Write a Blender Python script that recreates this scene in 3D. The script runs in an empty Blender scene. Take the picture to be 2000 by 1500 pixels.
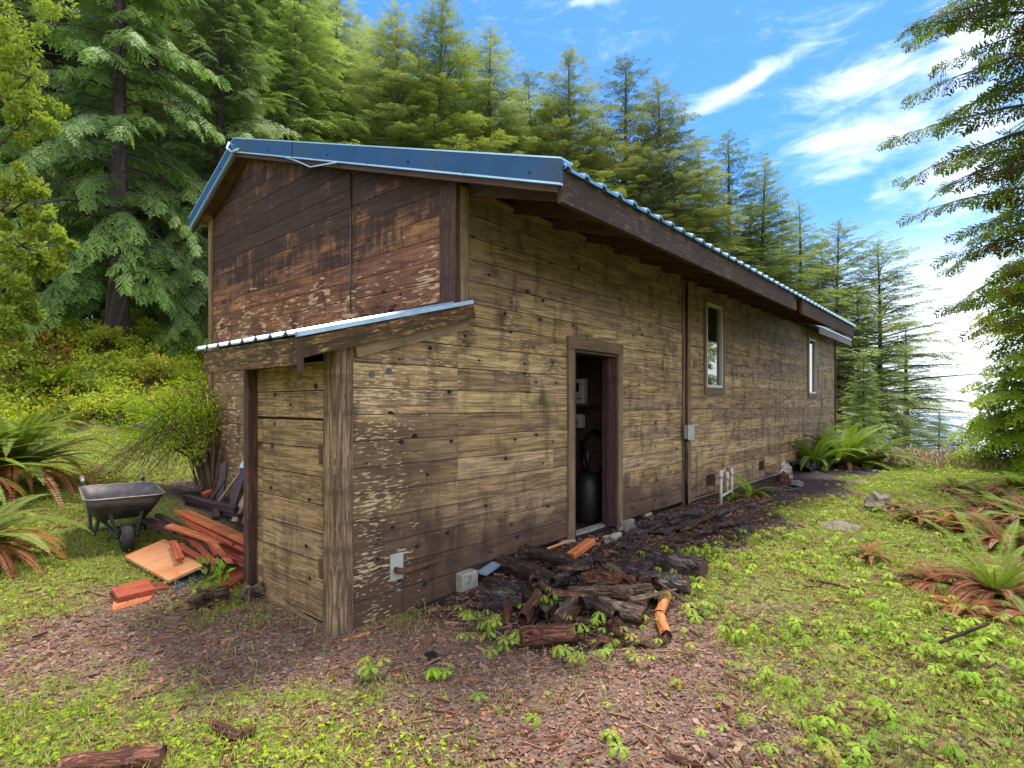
import bpy, math, random
import numpy as np
from mathutils import Vector, Matrix, Quaternion
rad = math.radians
S = bpy.context.scene
COL = S.collection
random.seed(7); RNG = np.random.default_rng(7)

# ------------------------------------------------------------------ camera
FP = 1087.0; HY = 790.0; AZ = math.atan(948/FP)            # focal length and horizon in photo pixels (2000 wide)
Fx, Fy = math.cos(AZ), math.sin(AZ); Rx, Ry = math.sin(AZ), -math.cos(AZ)
CAM = (-2.249, -3.464, 1.59)
cd = bpy.data.cameras.new('camera'); cam = bpy.data.objects.new('camera', cd); COL.objects.link(cam)
cd.sensor_width = 36; cd.lens = FP/2000*36; cd.shift_y = 40/2000; cd.clip_start = .05; cd.clip_end = 3000
cam.location = CAM; cam.rotation_euler = (rad(90), 0, AZ-rad(90)); S.camera = cam
# ------------------------------------------------------------------ light
SUN_EL, SUN_AZ = rad(72), rad(12)
S.view_settings.view_transform = 'Standard'; S.view_settings.look = 'None'
S.view_settings.exposure = 1.2; S.view_settings.gamma = 1
sd = bpy.data.lights.new('sun', 'SUN'); sd.energy = 2.9; sd.angle = rad(11); sd.color = (1, .94, .84)
so = bpy.data.objects.new('sun', sd); COL.objects.link(so)
sv = Vector((math.cos(SUN_AZ)*math.cos(SUN_EL), math.sin(SUN_AZ)*math.cos(SUN_EL), math.sin(SUN_EL)))
so.rotation_euler = sv.to_track_quat('Z', 'Y').to_euler(); so.location = (0, 0, 30)
S.cycles.max_bounces = 7; S.cycles.diffuse_bounces = 4; S.cycles.glossy_bounces = 3; S.cycles.transmission_bounces = 4
S.cycles.use_denoising = True; S.cycles.sample_clamp_indirect = 6

# ------------------------------------------------------------------ node helpers
class NT:
    def __init__(s, tree): s.t = tree; s.t.nodes.clear()
    def n(s, typ, **kw):
        nd = s.t.nodes.new(typ)
        ins = kw.pop('i', {})
        for k, v in kw.items(): setattr(nd, k, v)
        for k, v in ins.items(): s.set(nd.inputs[k], v)
        return nd
    def set(s, sock, v):
        if isinstance(v, bpy.types.NodeSocket): s.t.links.new(v, sock)
        elif isinstance(v, bpy.types.Node): s.t.links.new(v.outputs[0], sock)
        else:
            if isinstance(v, (tuple, list)) and len(v) == 3 and sock.type == 'RGBA': v = (*v, 1)
            sock.default_value = v
    def m(s, op, a, b=0., c=0., clamp=False):
        nd = s.t.nodes.new('ShaderNodeMath'); nd.operation = op; nd.use_clamp = clamp
        for k, v in enumerate((a, b, c)): s.set(nd.inputs[k], v)
        return nd.outputs[0]
    def vm(s, op, a, b=(0, 0, 0)):
        nd = s.t.nodes.new('ShaderNodeVectorMath'); nd.operation = op
        s.set(nd.inputs[0], a); s.set(nd.inputs[1], b)
        return nd.outputs['Value'] if op in ('DOT_PRODUCT', 'LENGTH') else nd.outputs[0]
    def mix(s, f, a, b, blend='MIX'):
        nd = s.t.nodes.new('ShaderNodeMix'); nd.data_type = 'RGBA'; nd.blend_type = blend
        s.set(nd.inputs[0], f); s.set(nd.inputs[6], a); s.set(nd.inputs[7], b); return nd.outputs[2]
    def noise(s, vec, scale=1., detail=4., rough=.55, dist=0.):
        nd = s.n('ShaderNodeTexNoise', i={'Vector': vec, 'Scale': scale, 'Detail': detail, 'Roughness': rough, 'Distortion': dist})
        return nd.outputs[0]
    def vor(s, vec, scale=1., out=0, feat='F1'):
        return s.n('ShaderNodeTexVoronoi', feature=feat, i={'Vector': vec, 'Scale': scale}).outputs[out]
    def ss(s, v, a, b, lo=0., hi=1.):
        nd = s.n('ShaderNodeMapRange', interpolation_type='SMOOTHSTEP', i={0: v, 1: a, 2: b, 3: lo, 4: hi}); return nd.outputs[0]
    def sep(s, v):
        nd = s.n('ShaderNodeSeparateXYZ', i={0: v}); return nd.outputs
    def com(s, x, y, z):
        return s.n('ShaderNodeCombineXYZ', i={0: x, 1: y, 2: z}).outputs[0]
    def attr(s, name, out='Vector'): return s.n('ShaderNodeAttribute', attribute_name=name).outputs[out]

def newmat(name):
    m = bpy.data.materials.new(name); m.use_nodes = True; return m, NT(m.node_tree)
def finish(t, color, rough=.8, bump=None, bs=.3, spec=.3, metal=0., bd=.01):
    p = t.n('ShaderNodeBsdfPrincipled', i={'Base Color': color, 'Roughness': rough, 'Metallic': metal})
    p.inputs['Specular IOR Level'].default_value = spec
    if bump is not None:
        b = t.n('ShaderNodeBump', i={'Strength': bs, 'Distance': bd, 'Height': bump}); t.set(p.inputs['Normal'], b.outputs[0])
    o = t.n('ShaderNodeOutputMaterial', i={0: p.outputs[0]}); return p

# ------------------------------------------------------------------ sky
w = bpy.data.worlds.new('World'); S.world = w; w.use_nodes = True; t = NT(w.node_tree)
sky = t.n('ShaderNodeTexSky', sky_type='NISHITA', sun_disc=False, sun_elevation=SUN_EL, sun_rotation=rad(90)-SUN_AZ, air_density=1.0, dust_density=.6, ozone_density=2.2)
tc = t.n('ShaderNodeTexCoord').outputs['Generated']
x, y, z = t.sep(tc)
zz = t.m('MAXIMUM', z, .03)
skc = t.n('ShaderNodeHueSaturation', i={'Hue': .5, 'Saturation': 1.3, 'Value': 1.0, 'Color': sky.outputs[0]}).outputs[0]
skc = t.mix(1., skc, (.70, .93, 1.10, 1), 'MULTIPLY')
# wispy cirrus: noise on a plane high overhead, gathered towards +X (the seaward side)
pv = t.com(t.m('MULTIPLY', t.m('DIVIDE', x, t.m('ADD', zz, .12)), 1.5), t.m('MULTIPLY', t.m('DIVIDE', y, t.m('ADD', zz, .12)), .75), 1.3)
n1 = t.noise(pv, .62, 9., .60, .55)
side = t.vm('DOT_PRODUCT', tc, (.93, -.30, .20))
cov = t.ss(side, .66, 1.0)
back = t.ss(t.vm('DOT_PRODUCT', tc, (-.72, -.66, .22)), -.15, .35)          # unseen white cloud cover behind the camera, added as fill for the facing walls
cl = t.m('ADD', n1, t.m('MULTIPLY', cov, .24))
cl = t.ss(cl, .60, .84)
# soft cloud banks over the sea, each a patch of sky given by azimuth, elevation and tilt
az_ = t.m('ARCTAN2', y, x); el_ = t.m('ARCSINE', z)
def sky_at(px, py):
    r_ = math.atan((px-1000)/FP); return AZ-r_, math.atan((HY-py)/FP*math.cos(r_))
wv = t.com(t.m('MULTIPLY', az_, 9.), t.m('MULTIPLY', el_, 26.), .0)
wn = t.noise(wv, 1., 8., .62, 1.2); wn2 = t.noise(t.com(t.m('MULTIPLY', az_, 26.), t.m('MULTIPLY', el_, 60.), 4.), 1., 6., .6, .6)
g_ = None
for (px, py, hw, hh, tilt, k) in ((1465, 160, 150, 22, .30, .85), (1700, 148, 130, 40, .10, 1.0), (1700, 262, 170, 50, -.02, 1.0), (1650, 338, 60, 16, 0, .7), (1930, 60, 150, 90, .35, 1.1), (1900, 300, 150, 150, .2, .9), (1150, 2, 60, 10, 0, .7), (1740, 385, 60, 26, 0, .6), (2150, 300, 200, 350, 0, 1.1)):
    a0, e0 = sky_at(px, py); a1, _ = sky_at(px+hw, py); _, e1 = sky_at(px, py-hh)
    da = t.m('DIVIDE', t.m('SUBTRACT', az_, a0), a0-a1); de = t.m('DIVIDE', t.m('ADD', t.m('SUBTRACT', el_, e0), t.m('MULTIPLY', t.m('SUBTRACT', az_, a0), tilt)), e1-e0)
    q = t.m('MULTIPLY', t.m('POWER', 2.718, t.m('MULTIPLY', t.m('ADD', t.m('MULTIPLY', da, da), t.m('MULTIPLY', de, de)), -.8)), k)
    g_ = q if g_ is None else t.m('MAXIMUM', g_, q)
cl = t.ss(t.m('ADD', g_, t.m('ADD', t.m('MULTIPLY', t.m('SUBTRACT', wn, .5), 1.7), t.m('MULTIPLY', t.m('SUBTRACT', wn2, .5), .7))), .02, 1.55)
low = t.m('MULTIPLY', t.ss(side, .80, .95), t.ss(z, .30, .08))
hor = t.ss(z, .22, -.02)
f = t.m('MAXIMUM', t.m('MULTIPLY', cl, .74), t.m('MAXIMUM', t.m('MULTIPLY', low, .97), t.m('MAXIMUM', t.m('MULTIPLY', hor, .7), t.m('MULTIPLY', back, .85))), clamp=True)
colr = t.mix(f, skc, (8.6, 9.0, 9.4, 1))
bg = t.n('ShaderNodeBackground', i={0: colr, 1: .105})
t.n('ShaderNodeOutputWorld', i={0: bg.outputs[0]})

# ------------------------------------------------------------------ terrain
def sm(a, b, x):
    q = np.clip((x-a)/(b-a), 0, 1); return q*q*(3-2*q)
def wob(x, y, k=1., ph=0.):
    return (np.sin(x*1.3*k+ph)*np.cos(y*1.7*k-ph)+.6*np.sin(x*2.9*k+y*2.1*k+1+ph)+.35*np.cos(x*5.3*k-y*6.1*k+ph))/1.95
def H(x, y):
    x = np.asarray(x, float); y = np.asarray(y, float)
    z = .13*sm(.6, 2.6, x)*(1-sm(2.5, 6, y)) + .09*np.maximum(y-1.2, 0)*(1-sm(11, 13, y)) + .99*sm(11, 13, y)*0
    yy = np.minimum(y, 11.5)
    z = .13*sm(.6, 2.6, x)*(1-sm(2.5, 6, y)) + .09*np.maximum(yy-1.2, 0)
    fade = (1-.35*sm(2, 8, x))*(1-sm(12, 30, x))
    z = z + 2.25*sm(11.3, 16.2, y+.5*np.sin(x*.7))*fade + .2*np.clip(y-15.5, 0, 30)*fade
    z = z - .14*np.maximum(x-17, 0) - .13*np.maximum(-y-6.5, 0)
    z = z + .022*wob(x, y, 1.)*sm(.3, 1.0, np.abs(x-.5)+np.abs(y)) + .5*wob(x, y, .16)*sm(12, 30, np.hypot(x+2, y+3)) 
    return z
def h1(x, y): return float(H(x, y))
def dirp(px): q = (px-1000)/FP; return Fx+q*Rx, Fy+q*Ry
def at(px, py, h=0.):                       # the place on the ground (plus h) that is seen at a pixel of the photograph
    dx, dy = dirp(px); dz = -(py-HY)/FP; s = 1.
    for _ in range(4000):
        if CAM[2]+dz*s < h1(CAM[0]+dx*s, CAM[1]+dy*s)+h: break
        s += .01
    return Vector((CAM[0]+dx*s, CAM[1]+dy*s, CAM[2]+dz*s))
def W(px, py, s):
    dx, dy = dirp(px); return Vector((CAM[0]+dx*s, CAM[1]+dy*s, CAM[2]-(py-HY)/FP*s))
def Wg(px, s):
    dx, dy = dirp(px); X, Y = CAM[0]+dx*s, CAM[1]+dy*s; return Vector((X, Y, h1(X, Y)))

# ------------------------------------------------------------------ mesh helpers
def link(name, me, parent=None, loc=None):
    o = bpy.data.objects.new(name, me); COL.objects.link(o)
    if loc is not None: o.location = loc
    if parent is not None: o.parent = parent
    return o
def raw(name, V, Fc, mats, tint=None, wc=None, smooth=False):
    """V (n,3); Fc (m,k) array, or list of such arrays / tuples"""
    me = bpy.data.meshes.new(name); V = np.asarray(V, np.float32)
    arrs = Fc if isinstance(Fc, list) else [Fc]
    if arrs and isinstance(arrs[0], (tuple, list)): arrs = [np.array([f], np.int32) for f in arrs]
    me.vertices.add(len(V)); me.vertices.foreach_set('co', V.ravel())
    loops = np.concatenate([a.ravel() for a in arrs]).astype(np.int32)
    tot = np.concatenate([np.full(len(a), a.shape[1], np.int32) for a in arrs])
    st = np.concatenate([[0], np.cumsum(tot)[:-1]]).astype(np.int32)
    me.loops.add(len(loops)); me.loops.foreach_set('vertex_index', loops)
    me.polygons.add(len(tot)); me.polygons.foreach_set('loop_start', st); me.polygons.foreach_set('loop_total', tot)
    me.polygons.foreach_set('use_smooth', np.full(len(tot), bool(smooth)))
    me.update(calc_edges=True)
    if tint is not None:
        a = me.attributes.new('tint', 'FLOAT_COLOR', 'POINT'); c = np.ones((len(V), 4), np.float32); c[:, :3] = tint; a.data.foreach_set('color', c.ravel())
    if wc is not None:
        a = me.attributes.new('wc', 'FLOAT_VECTOR', 'POINT'); a.data.foreach_set('vector', np.asarray(wc, np.float32).ravel())
    for mm in (mats if isinstance(mats, (list, tuple)) else [mats]): me.materials.append(mm)
    return me
class MB:
    def __init__(s): s.V = []; s.F = []; s.W = []
    def add(s, V, Fc, W=None):
        o = len(s.V); s.V += [tuple(v) for v in V]; s.F += [tuple(i+o for i in f) for f in Fc]
        s.W += [tuple(q) for q in W] if W is not None else [tuple(v) for v in V]
    def box(s, a, b, r=None, axis=0):
        r = random.random()*50 if r is None else r
        (x0, y0, z0), (x1, y1, z1) = a, b
        V = [(x, y, z) for z in (z0, z1) for y in (y0, y1) for x in (x0, x1)]
        F = [(0, 2, 3, 1), (4, 5, 7, 6), (0, 1, 5, 4), (2, 6, 7, 3), (0, 4, 6, 2), (1, 3, 7, 5)]
        o = {0: (0, 2, 1), 1: (1, 2, 0), 2: (2, 0, 1)}[axis]
        s.add(V, F, [(v[o[0]], v[o[1]]+v[o[2]], r) for v in V])
    def beam(s, p, q, w, h, up=(0, 0, 1), r=None, taper=1., jag=0.):
        p, q = Vector(p), Vector(q); d = (q-p); L = d.length; d.normalize(); u = Vector(up)
        if abs(d.dot(u)) > .99: u = Vector((1, 0, 0))
        sd_ = d.cross(u).normalized(); u = sd_.cross(d).normalized(); r = random.random()*50 if r is None else r
        V = []; Wc = []
        for k, (c, sc) in enumerate(((p, 1), (q, taper))):
            for a, b in ((-1, -1), (1, -1), (1, 1), (-1, 1)):
                j = random.uniform(-jag, jag)
                V.append(c+sd_*a*w/2*sc+u*b*h/2*sc+d*j); Wc.append((k*L, a*w/2+b*h/2, r))
        s.add(V, [(0, 1, 2, 3), (7, 6, 5, 4), (0, 4, 5, 1), (1, 5, 6, 2), (2, 6, 7, 3), (3, 7, 4, 0)], Wc)
    def tube(s, pts, r, n=8, r2=None, caps=True, rough=0., seed=0):
        pts = [Vector(p) for p in pts]; m = len(pts); rr = random.random()*50
        rs = [r[k] if isinstance(r, (list, tuple)) else (r if r2 is None else r+(r2-r)*k/(m-1)) for k in range(m)]
        V = []; Wc = []; acc = 0; u = None
        for k, p in enumerate(pts):
            d = (pts[min(k+1, m-1)]-pts[max(k-1, 0)]).normalized()
            if u is None:
                u = Vector((0, 0, 1)) if abs(d.z) < .9 else Vector((1, 0, 0))
            u = (u-d*u.dot(d)).normalized(); v = d.cross(u)
            if k: acc += (pts[k]-pts[k-1]).length
            for j in range(n):
                a = 2*math.pi*j/n; q = rs[k]
                if rough: q *= 1+rough*(math.sin(a*3+seed+k*.3)*.5+math.sin(a*7+seed*2+k*.9)*.3+random.uniform(-.4, .4))
                V.append(p+(u*math.cos(a)+v*math.sin(a))*q); Wc.append((acc, a*q, rr))
        F = [(k*n+j, k*n+(j+1) % n, (k+1)*n+(j+1) % n, (k+1)*n+j) for k in range(m-1) for j in range(n)]
        if caps: F += [tuple(range(n-1, -1, -1)), tuple((m-1)*n+j for j in range(n))]
        s.add(V, F, Wc)
    def lathe(s, prof, c=(0, 0, 0), n=20, ax=2):
        V = []
        for r, z in prof:
            for j in range(n):
                a = 2*math.pi*j/n; q = [r*math.cos(a), r*math.sin(a), z]
                if ax == 1: q = [q[0], q[2], q[1]]
                if ax == 0: q = [q[2], q[0], q[1]]
                V.append((q[0]+c[0], q[1]+c[1], q[2]+c[2]))
        m = len(prof)
        F = [(k*n+j, k*n+(j+1) % n, (k+1)*n+(j+1) % n, (k+1)*n+j) for k in range(m-1) for j in range(n)]
        s.add(V, F)
    def build(s, name, mat, parent=None, loc=None, smooth=False, bevel=0.):
        me = raw(name, s.V, [tuple(f) for f in s.F] if s.F else [], mat, wc=s.W, smooth=smooth)
        o = link(name, me, parent, loc)
        if bevel:
            b = o.modifiers.new('bevel', 'BEVEL'); b.width = bevel; b.segments = 1; b.limit_method = 'ANGLE'
        return o
def empty(name, loc=(0, 0, 0), rz=0.):
    o = bpy.data.objects.new(name, None); COL.objects.link(o); o.location = loc; o.rotation_euler = (0, 0, rz); return o
def tag(o, label=None, cat=None, group=None, kind=None):
    for k, v in (('label', label), ('category', cat), ('group', group), ('kind', kind)):
        if v: o[k] = v
    return o
def copy_tree(o, parent=None):
    c = o.copy(); COL.objects.link(c); c.parent = parent
    for ch in o.children: copy_tree(ch, c)
    return c

# ------------------------------------------------------------------ materials
def wood(name, light, dark, stain=(.02, .013, .015), vary=.35, stainamt=.5, fleck=0., fleckcol=(.55, .38, .2), knots=.0, spec=.25, rough=.75, zone=None, gs=1., bd=.006, bs=.45, coarse=False):
    m, t = newmat(name); wc = t.attr('wc'); u, v, r = t.sep(wc)
    base = t.com(u, v, r)
    wn = t.n('ShaderNodeTexWhiteNoise', noise_dimensions='1D', i={'W': r}); rv = wn.outputs['Value']; rc = t.sep(wn.outputs['Color'])
    g = t.noise(t.com(t.m('MULTIPLY', u, 3.*gs), t.m('MULTIPLY', v, 75.*gs), r), 1., 5, .65, .3)
    g2 = t.noise(t.com(t.m('MULTIPLY', u, 1.5*gs), t.m('MULTIPLY', v, 16.*gs), r), 1., 4, .6, 1.2)
    b1 = t.noise(t.com(u, v, t.m('MULTIPLY', r, .7)), 2.6, 6, .62, .6)
    drip = t.noise(t.com(t.m('MULTIPLY', u, 5.), t.m('MULTIPLY', v, 1.1), 3.), 1., 5, .6)
    c = t.mix(t.ss(t.m('ADD', t.m('MULTIPLY', g, .55), t.m('MULTIPLY', g2, .45)), .38, .62), dark, light)
    c = t.mix(t.m('MULTIPLY', t.ss(b1, .40, .70), .45), c, t.mix(.5, dark, light))
    hs = t.noise(t.com(t.m('MULTIPLY', u, .9*gs), t.m('MULTIPLY', v, 38.*gs), t.m('MULTIPLY', r, 1.7)), 1., 5, .7, .8)
    c = t.mix(t.m('MULTIPLY', t.ss(hs, .50, .66), .55), c, t.mix(.35, dark, stain))
    vs = t.m('ADD', 1-vary, t.m('MULTIPLY', rv, 2*vary))
    c = t.mix(1., c, t.com(vs, t.m('MULTIPLY', vs, t.m('ADD', .94, t.m('MULTIPLY', rc[0], .12))), t.m('MULTIPLY', vs, t.m('ADD', .85, t.m('MULTIPLY', rc[1], .3)))), 'MULTIPLY')
    st = t.m('ADD', t.m('MULTIPLY', t.ss(b1, .50, .68), .55), t.m('MULTIPLY', t.ss(drip, .50, .66), .6))
    st = t.m('MULTIPLY', st, stainamt, clamp=True)
    if zone == 'gable':         # black weather stain under the rake, fading down
        lb = t.noise(t.com(t.m('MULTIPLY', u, 1.1), t.m('MULTIPLY', v, 3.4), r), 1., 6, .6, .4)
        q = t.m('ADD', t.m('ADD', v, t.m('ADD', t.m('MULTIPLY', b1, 1.4), t.m('MULTIPLY', lb, 2.0))), t.m('ADD', t.m('MULTIPLY', rv, .45), t.m('MULTIPLY', t.noise(t.com(t.m('MULTIPLY', u, 11.), t.m('MULTIPLY', v, 1.6), 7.), 1., 6, .65), 1.8)))
        k = t.m('MULTIPLY', t.m('MULTIPLY', t.ss(q, 5.75, 6.35), t.ss(q, 7.9, 7.1)), .84)
        st = t.m('MAXIMUM', st, k)
        c = t.mix(t.ss(v, 2.2, 1.7), c, t.mix(.6, c, (.21, .145, .075, 1)))
    if zone == 'side':          # purple-brown shade painted on the low boards by the door, browner low at left
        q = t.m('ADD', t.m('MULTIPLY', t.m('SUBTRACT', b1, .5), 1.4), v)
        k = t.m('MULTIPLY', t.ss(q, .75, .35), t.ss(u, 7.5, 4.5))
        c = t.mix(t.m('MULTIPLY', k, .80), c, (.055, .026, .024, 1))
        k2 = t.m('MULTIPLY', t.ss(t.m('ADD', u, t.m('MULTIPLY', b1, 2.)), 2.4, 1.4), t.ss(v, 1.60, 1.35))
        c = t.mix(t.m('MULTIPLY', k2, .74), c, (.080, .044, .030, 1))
        c = t.mix(t.m('MULTIPLY', t.ss(v, 2.3, 3.1), .55), c, (.10, .078, .055, 1))  # grey band paints the soft eave shade onto the upper boards
    c = t.mix(st, c, (*stain, 1))
    if fleck:
        fn = t.noise(t.com(t.m('MULTIPLY', u, 14.), t.m('MULTIPLY', v, 62.), r), 1., 3, .5)
        fm = t.noise(t.com(u, v, 9.), 2.1, 3, .6)
        if zone == 'side': reg = t.m('ADD', t.ss(t.m('ADD', u, t.m('MULTIPLY', fm, 1.8)), 2.2, 1.2), t.m('MULTIPLY', t.m('MULTIPLY', t.ss(v, 1.5, 1.9), t.ss(v, 2.9, 2.3)), .8), clamp=True)
        elif zone == 'gable':
            fn = t.noise(t.com(t.m('MULTIPLY', u, 6.5), t.m('MULTIPLY', v, 30.), r), 1., 2, .5)
            reg = t.ss(v, 3.6, 2.7)
        else: reg = 1.
        thr = t.m('ADD', t.ss(fm, .35, .62, .66, .50), t.m('MULTIPLY', t.m('SUBTRACT', 1., reg), .3))
        fk = t.m('MULTIPLY', t.m('MULTIPLY', t.ss(t.m('SUBTRACT', fn, thr), .0, .06), t.ss(g, .34, .54)), fleck)
        c = t.mix(fk, c, (*fleckcol, 1))
    if knots:
        kv = t.com(t.m('ADD', t.m('MULTIPLY', u, 3.4), r), t.m('MULTIPLY', v, 5.2), 0.)
        vn = t.n('ShaderNodeTexVoronoi', voronoi_dimensions='2D', i={'Vector': kv, 'Scale': 1.}); kd = vn.outputs['Distance']; kc = t.sep(vn.outputs['Color'])
        on = t.m('LESS_THAN', kc[0], knots)
        sz = t.m('ADD', .035, t.m('MULTIPLY', kc[1], .06))
        kk = t.m('MULTIPLY', t.ss(t.m('SUBTRACT', kd, sz), .03, -.015), on)
        halo = t.m('MULTIPLY', t.m('MULTIPLY', t.ss(kd, .34, .1), on), .35)
        c = t.mix(halo, c, t.mix(.5, c, (.03, .02, .015, 1)))
        c = t.mix(kk, c, (.012, .008, .008, 1))
    hgt = t.m('ADD', g, t.m('MULTIPLY', g2, .6))
    if coarse:
        cu, cv = coarse if isinstance(coarse, tuple) else (9., 34.)
        cr = t.noise(t.com(t.m('MULTIPLY', u, cu), t.m('MULTIPLY', v, cv), r), 1., 6, .7, .8); ck = t.ss(cr, .44, .54)
        c = t.mix(t.m('MULTIPLY', t.m('SUBTRACT', 1., ck), .75), c, (*stain, 1)); hgt = t.m('ADD', t.m('MULTIPLY', ck, 1.6), t.m('MULTIPLY', cr, 1.2))
    finish(t, c, rough, hgt, bs, spec, bd=bd)
    return m
def plain(name, col, rough=.6, metal=0., var=.25, scale=6., spec=.4, bump=.15, dirt=None, dirtamt=.5):
    m, t = newmat(name); g = t.n('ShaderNodeTexCoord').outputs['Object']
    n = t.noise(g, scale, 6, .6); n2 = t.noise(g, scale*6, 3, .6)
    c = t.mix(t.ss(n, .3, .7), tuple(k*(1-var) for k in col), tuple(min(1, k*(1+var)) for k in col))
    if dirt: c = t.mix(t.m('MULTIPLY', t.ss(t.m('ADD', t.m('MULTIPLY', n, .7), t.m('MULTIPLY', n2, .3)), .48, .62), dirtamt), c, dirt)
    finish(t, c, rough, n2, bump, spec, metal, bd=.01); return m
def foliage(name, c1, c2, trans=.35, rough=.5, spec=.25, red=None, redamt=0.):
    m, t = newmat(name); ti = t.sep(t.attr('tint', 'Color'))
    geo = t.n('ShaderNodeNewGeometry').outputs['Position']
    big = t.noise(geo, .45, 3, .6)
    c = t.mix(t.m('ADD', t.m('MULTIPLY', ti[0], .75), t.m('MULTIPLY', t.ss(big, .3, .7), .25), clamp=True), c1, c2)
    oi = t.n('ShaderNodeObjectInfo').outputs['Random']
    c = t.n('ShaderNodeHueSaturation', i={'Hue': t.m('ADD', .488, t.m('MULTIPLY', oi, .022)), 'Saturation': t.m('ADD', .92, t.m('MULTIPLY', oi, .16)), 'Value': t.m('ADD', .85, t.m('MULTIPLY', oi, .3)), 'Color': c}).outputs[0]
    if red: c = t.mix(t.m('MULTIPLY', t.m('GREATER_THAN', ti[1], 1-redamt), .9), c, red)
    p = t.n('ShaderNodeBsdfPrincipled', i={'Base Color': c, 'Roughness': rough}); p.inputs['Specular IOR Level'].default_value = spec
    tr = t.n('ShaderNodeBsdfTranslucent', i={'Color': t.mix(1., c, (1.1, 1.15, .7, 1), 'MULTIPLY')})
    mx = t.n('ShaderNodeMixShader', i={0: trans, 1: p.outputs[0], 2: tr.outputs[0]})
    t.n('ShaderNodeOutputMaterial', i={0: mx.outputs[0]}); return m
M = {}
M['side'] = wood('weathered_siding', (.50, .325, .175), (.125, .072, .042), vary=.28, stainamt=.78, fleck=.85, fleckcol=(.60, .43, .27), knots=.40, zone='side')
M['gable'] = wood('red_brown_siding', (.32, .140, .072), (.095, .038, .026), stain=(.014, .008, .010), vary=.25, stainamt=.8, fleck=.9, fleckcol=(.52, .34, .21), knots=.10, zone='gable')
M['shed'] = wood('shed_siding', (.42, .265, .125), (.10, .058, .032), vary=.2, stainamt=.7, fleck=.35, knots=.26)
M['post'] = wood('weathered_post', (.42, .28, .155), (.12, .07, .04), vary=.15, stainamt=.75, knots=.12, gs=.5, bd=.012, stain=(.055, .028, .018), coarse=(3., 46.))
M['trim'] = wood('weathered_trim', (.25, .165, .095), (.13, .08, .05), vary=.2, stainamt=.4)
M['trimdark'] = wood('dark_trim', (.10, .05, .035), (.045, .022, .02), vary=.3, stainamt=.6, fleck=.15, fleckcol=(.3, .2, .15))
M['fascia'] = wood('fascia_wood', (.085, .055, .05), (.045, .028, .028), vary=.3, stainamt=.45, fleck=.25, fleckcol=(.26, .19, .15))
M['rafter'] = wood('rafter_wood', (.10, .05, .04), (.055, .027, .024), vary=.25, stainamt=.4)
M['greyboard'] = wood('grey_fascia', (.22, .19, .18), (.12, .10, .10), vary=.1, stainamt=.3)
M['soffit'] = wood('soffit_wood', (.30, .17, .075), (.16, .085, .04), vary=.3, stainamt=.4)
M['beam'] = wood('mossy_beam', (.23, .115, .05), (.07, .038, .02), stain=(.03, .022, .012), vary=.1, stainamt=.9, coarse=(3.5, 30.), fleck=.7, fleckcol=(.42, .27, .10))
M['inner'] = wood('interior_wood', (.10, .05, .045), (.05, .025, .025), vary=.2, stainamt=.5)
M['blue'] = plain('blue_metal', (.006, .062, .175), .45, .1, .22, 2.2, .4, .12, (.03, .05, .075, 1), .9)
M['bluehem'] = plain('pale_blue_hem', (.42, .60, .78), .3, .3, .1, 3)
M['roofmetal'] = plain('roof_metal', (.20, .33, .46), .3, .55, .15, 2, .5, .03)
M['whitemetal'] = plain('white_blue_metal', (.30, .40, .54), .3, .3, .2, 9, .5, .05, (.25, .3, .35, 1), .5)
M['vinyl'] = plain('white_vinyl', (.38, .37, .35), .4, 0, .08, 5)
M['concrete'] = plain('concrete', (.33, .30, .27), .9, 0, .3, 9, .2, .5, (.12, .08, .07, 1), .7)
M['greymetal'] = plain('grey_metal', (.34, .35, .34), .5, .3, .15, 12)
M['steel'] = plain('wheelbarrow_steel', (.075, .065, .075), .55, .3, .35, 6, .5, .3, (.16, .12, .10, 1), .7)
M['steelrim'] = plain('worn_rim', (.26, .22, .19), .5, .5, .3, 10)
M['greenpaint'] = plain('dark_green_paint', (.012, .024, .018), .5, .2, .3, 9)
M['rubber'] = plain('rubber', (.02, .018, .022), .8, 0, .2, 9)
M['black'] = plain('black_plastic', (.012, .010, .016), .25, 0, .3, 9, .7)
M['sack'] = plain('white_sack', (.62, .55, .52), .6, 0, .15, 9, .3, .5, (.25, .17, .15, 1), .7)
M['pvc'] = plain('pvc', (.50, .44, .38), .4, 0, .12, 9, .4, .1, (.35, .25, .2, 1), .6)
M['rust'] = plain('rusty_iron', (.12, .055, .035), .75, .3, .4, 20)
M['tank'] = plain('dull_tank', (.014, .012, .015), .5, .2, .1, 4)
M['stone'] = plain('stone', (.20, .16, .14), .85, 0, .4, 14, .3, .8, (.07, .05, .05, 1), .8)
M['rock'] = plain('mossy_rock', (.24, .19, .17), .85, 0, .4, 14, .3, .8, (.09, .10, .03, 1), .8)
M['redwood'] = wood('red_painted_wood', (.42, .085, .035), (.20, .035, .02), stain=(.05, .02, .016), vary=.4, stainamt=.7, spec=.4, rough=.55)
M['orangewood'] = wood('orange_wood', (.55, .17, .06), (.30, .075, .03), stain=(.10, .03, .02), vary=.3, stainamt=.7, spec=.4, rough=.55)
M['ply'] = wood('plywood', (.62, .33, .13), (.50, .22, .08), stain=(.42, .06, .02), vary=.1, stainamt=.8, gs=.5)
M['darkwood'] = wood('dark_plank', (.075, .035, .045), (.03, .015, .022), vary=.3, stainamt=.3, spec=.45, rough=.45)
M['greywood'] = wood('grey_plank', (.32, .23, .15), (.15, .10, .07), vary=.25, stainamt=.5)
M['bark'] = wood('brown_bark', (.22, .12, .075), (.05, .026, .02), vary=.3, stainamt=.6, gs=.45, coarse=True, bd=.03, bs=.7)
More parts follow.
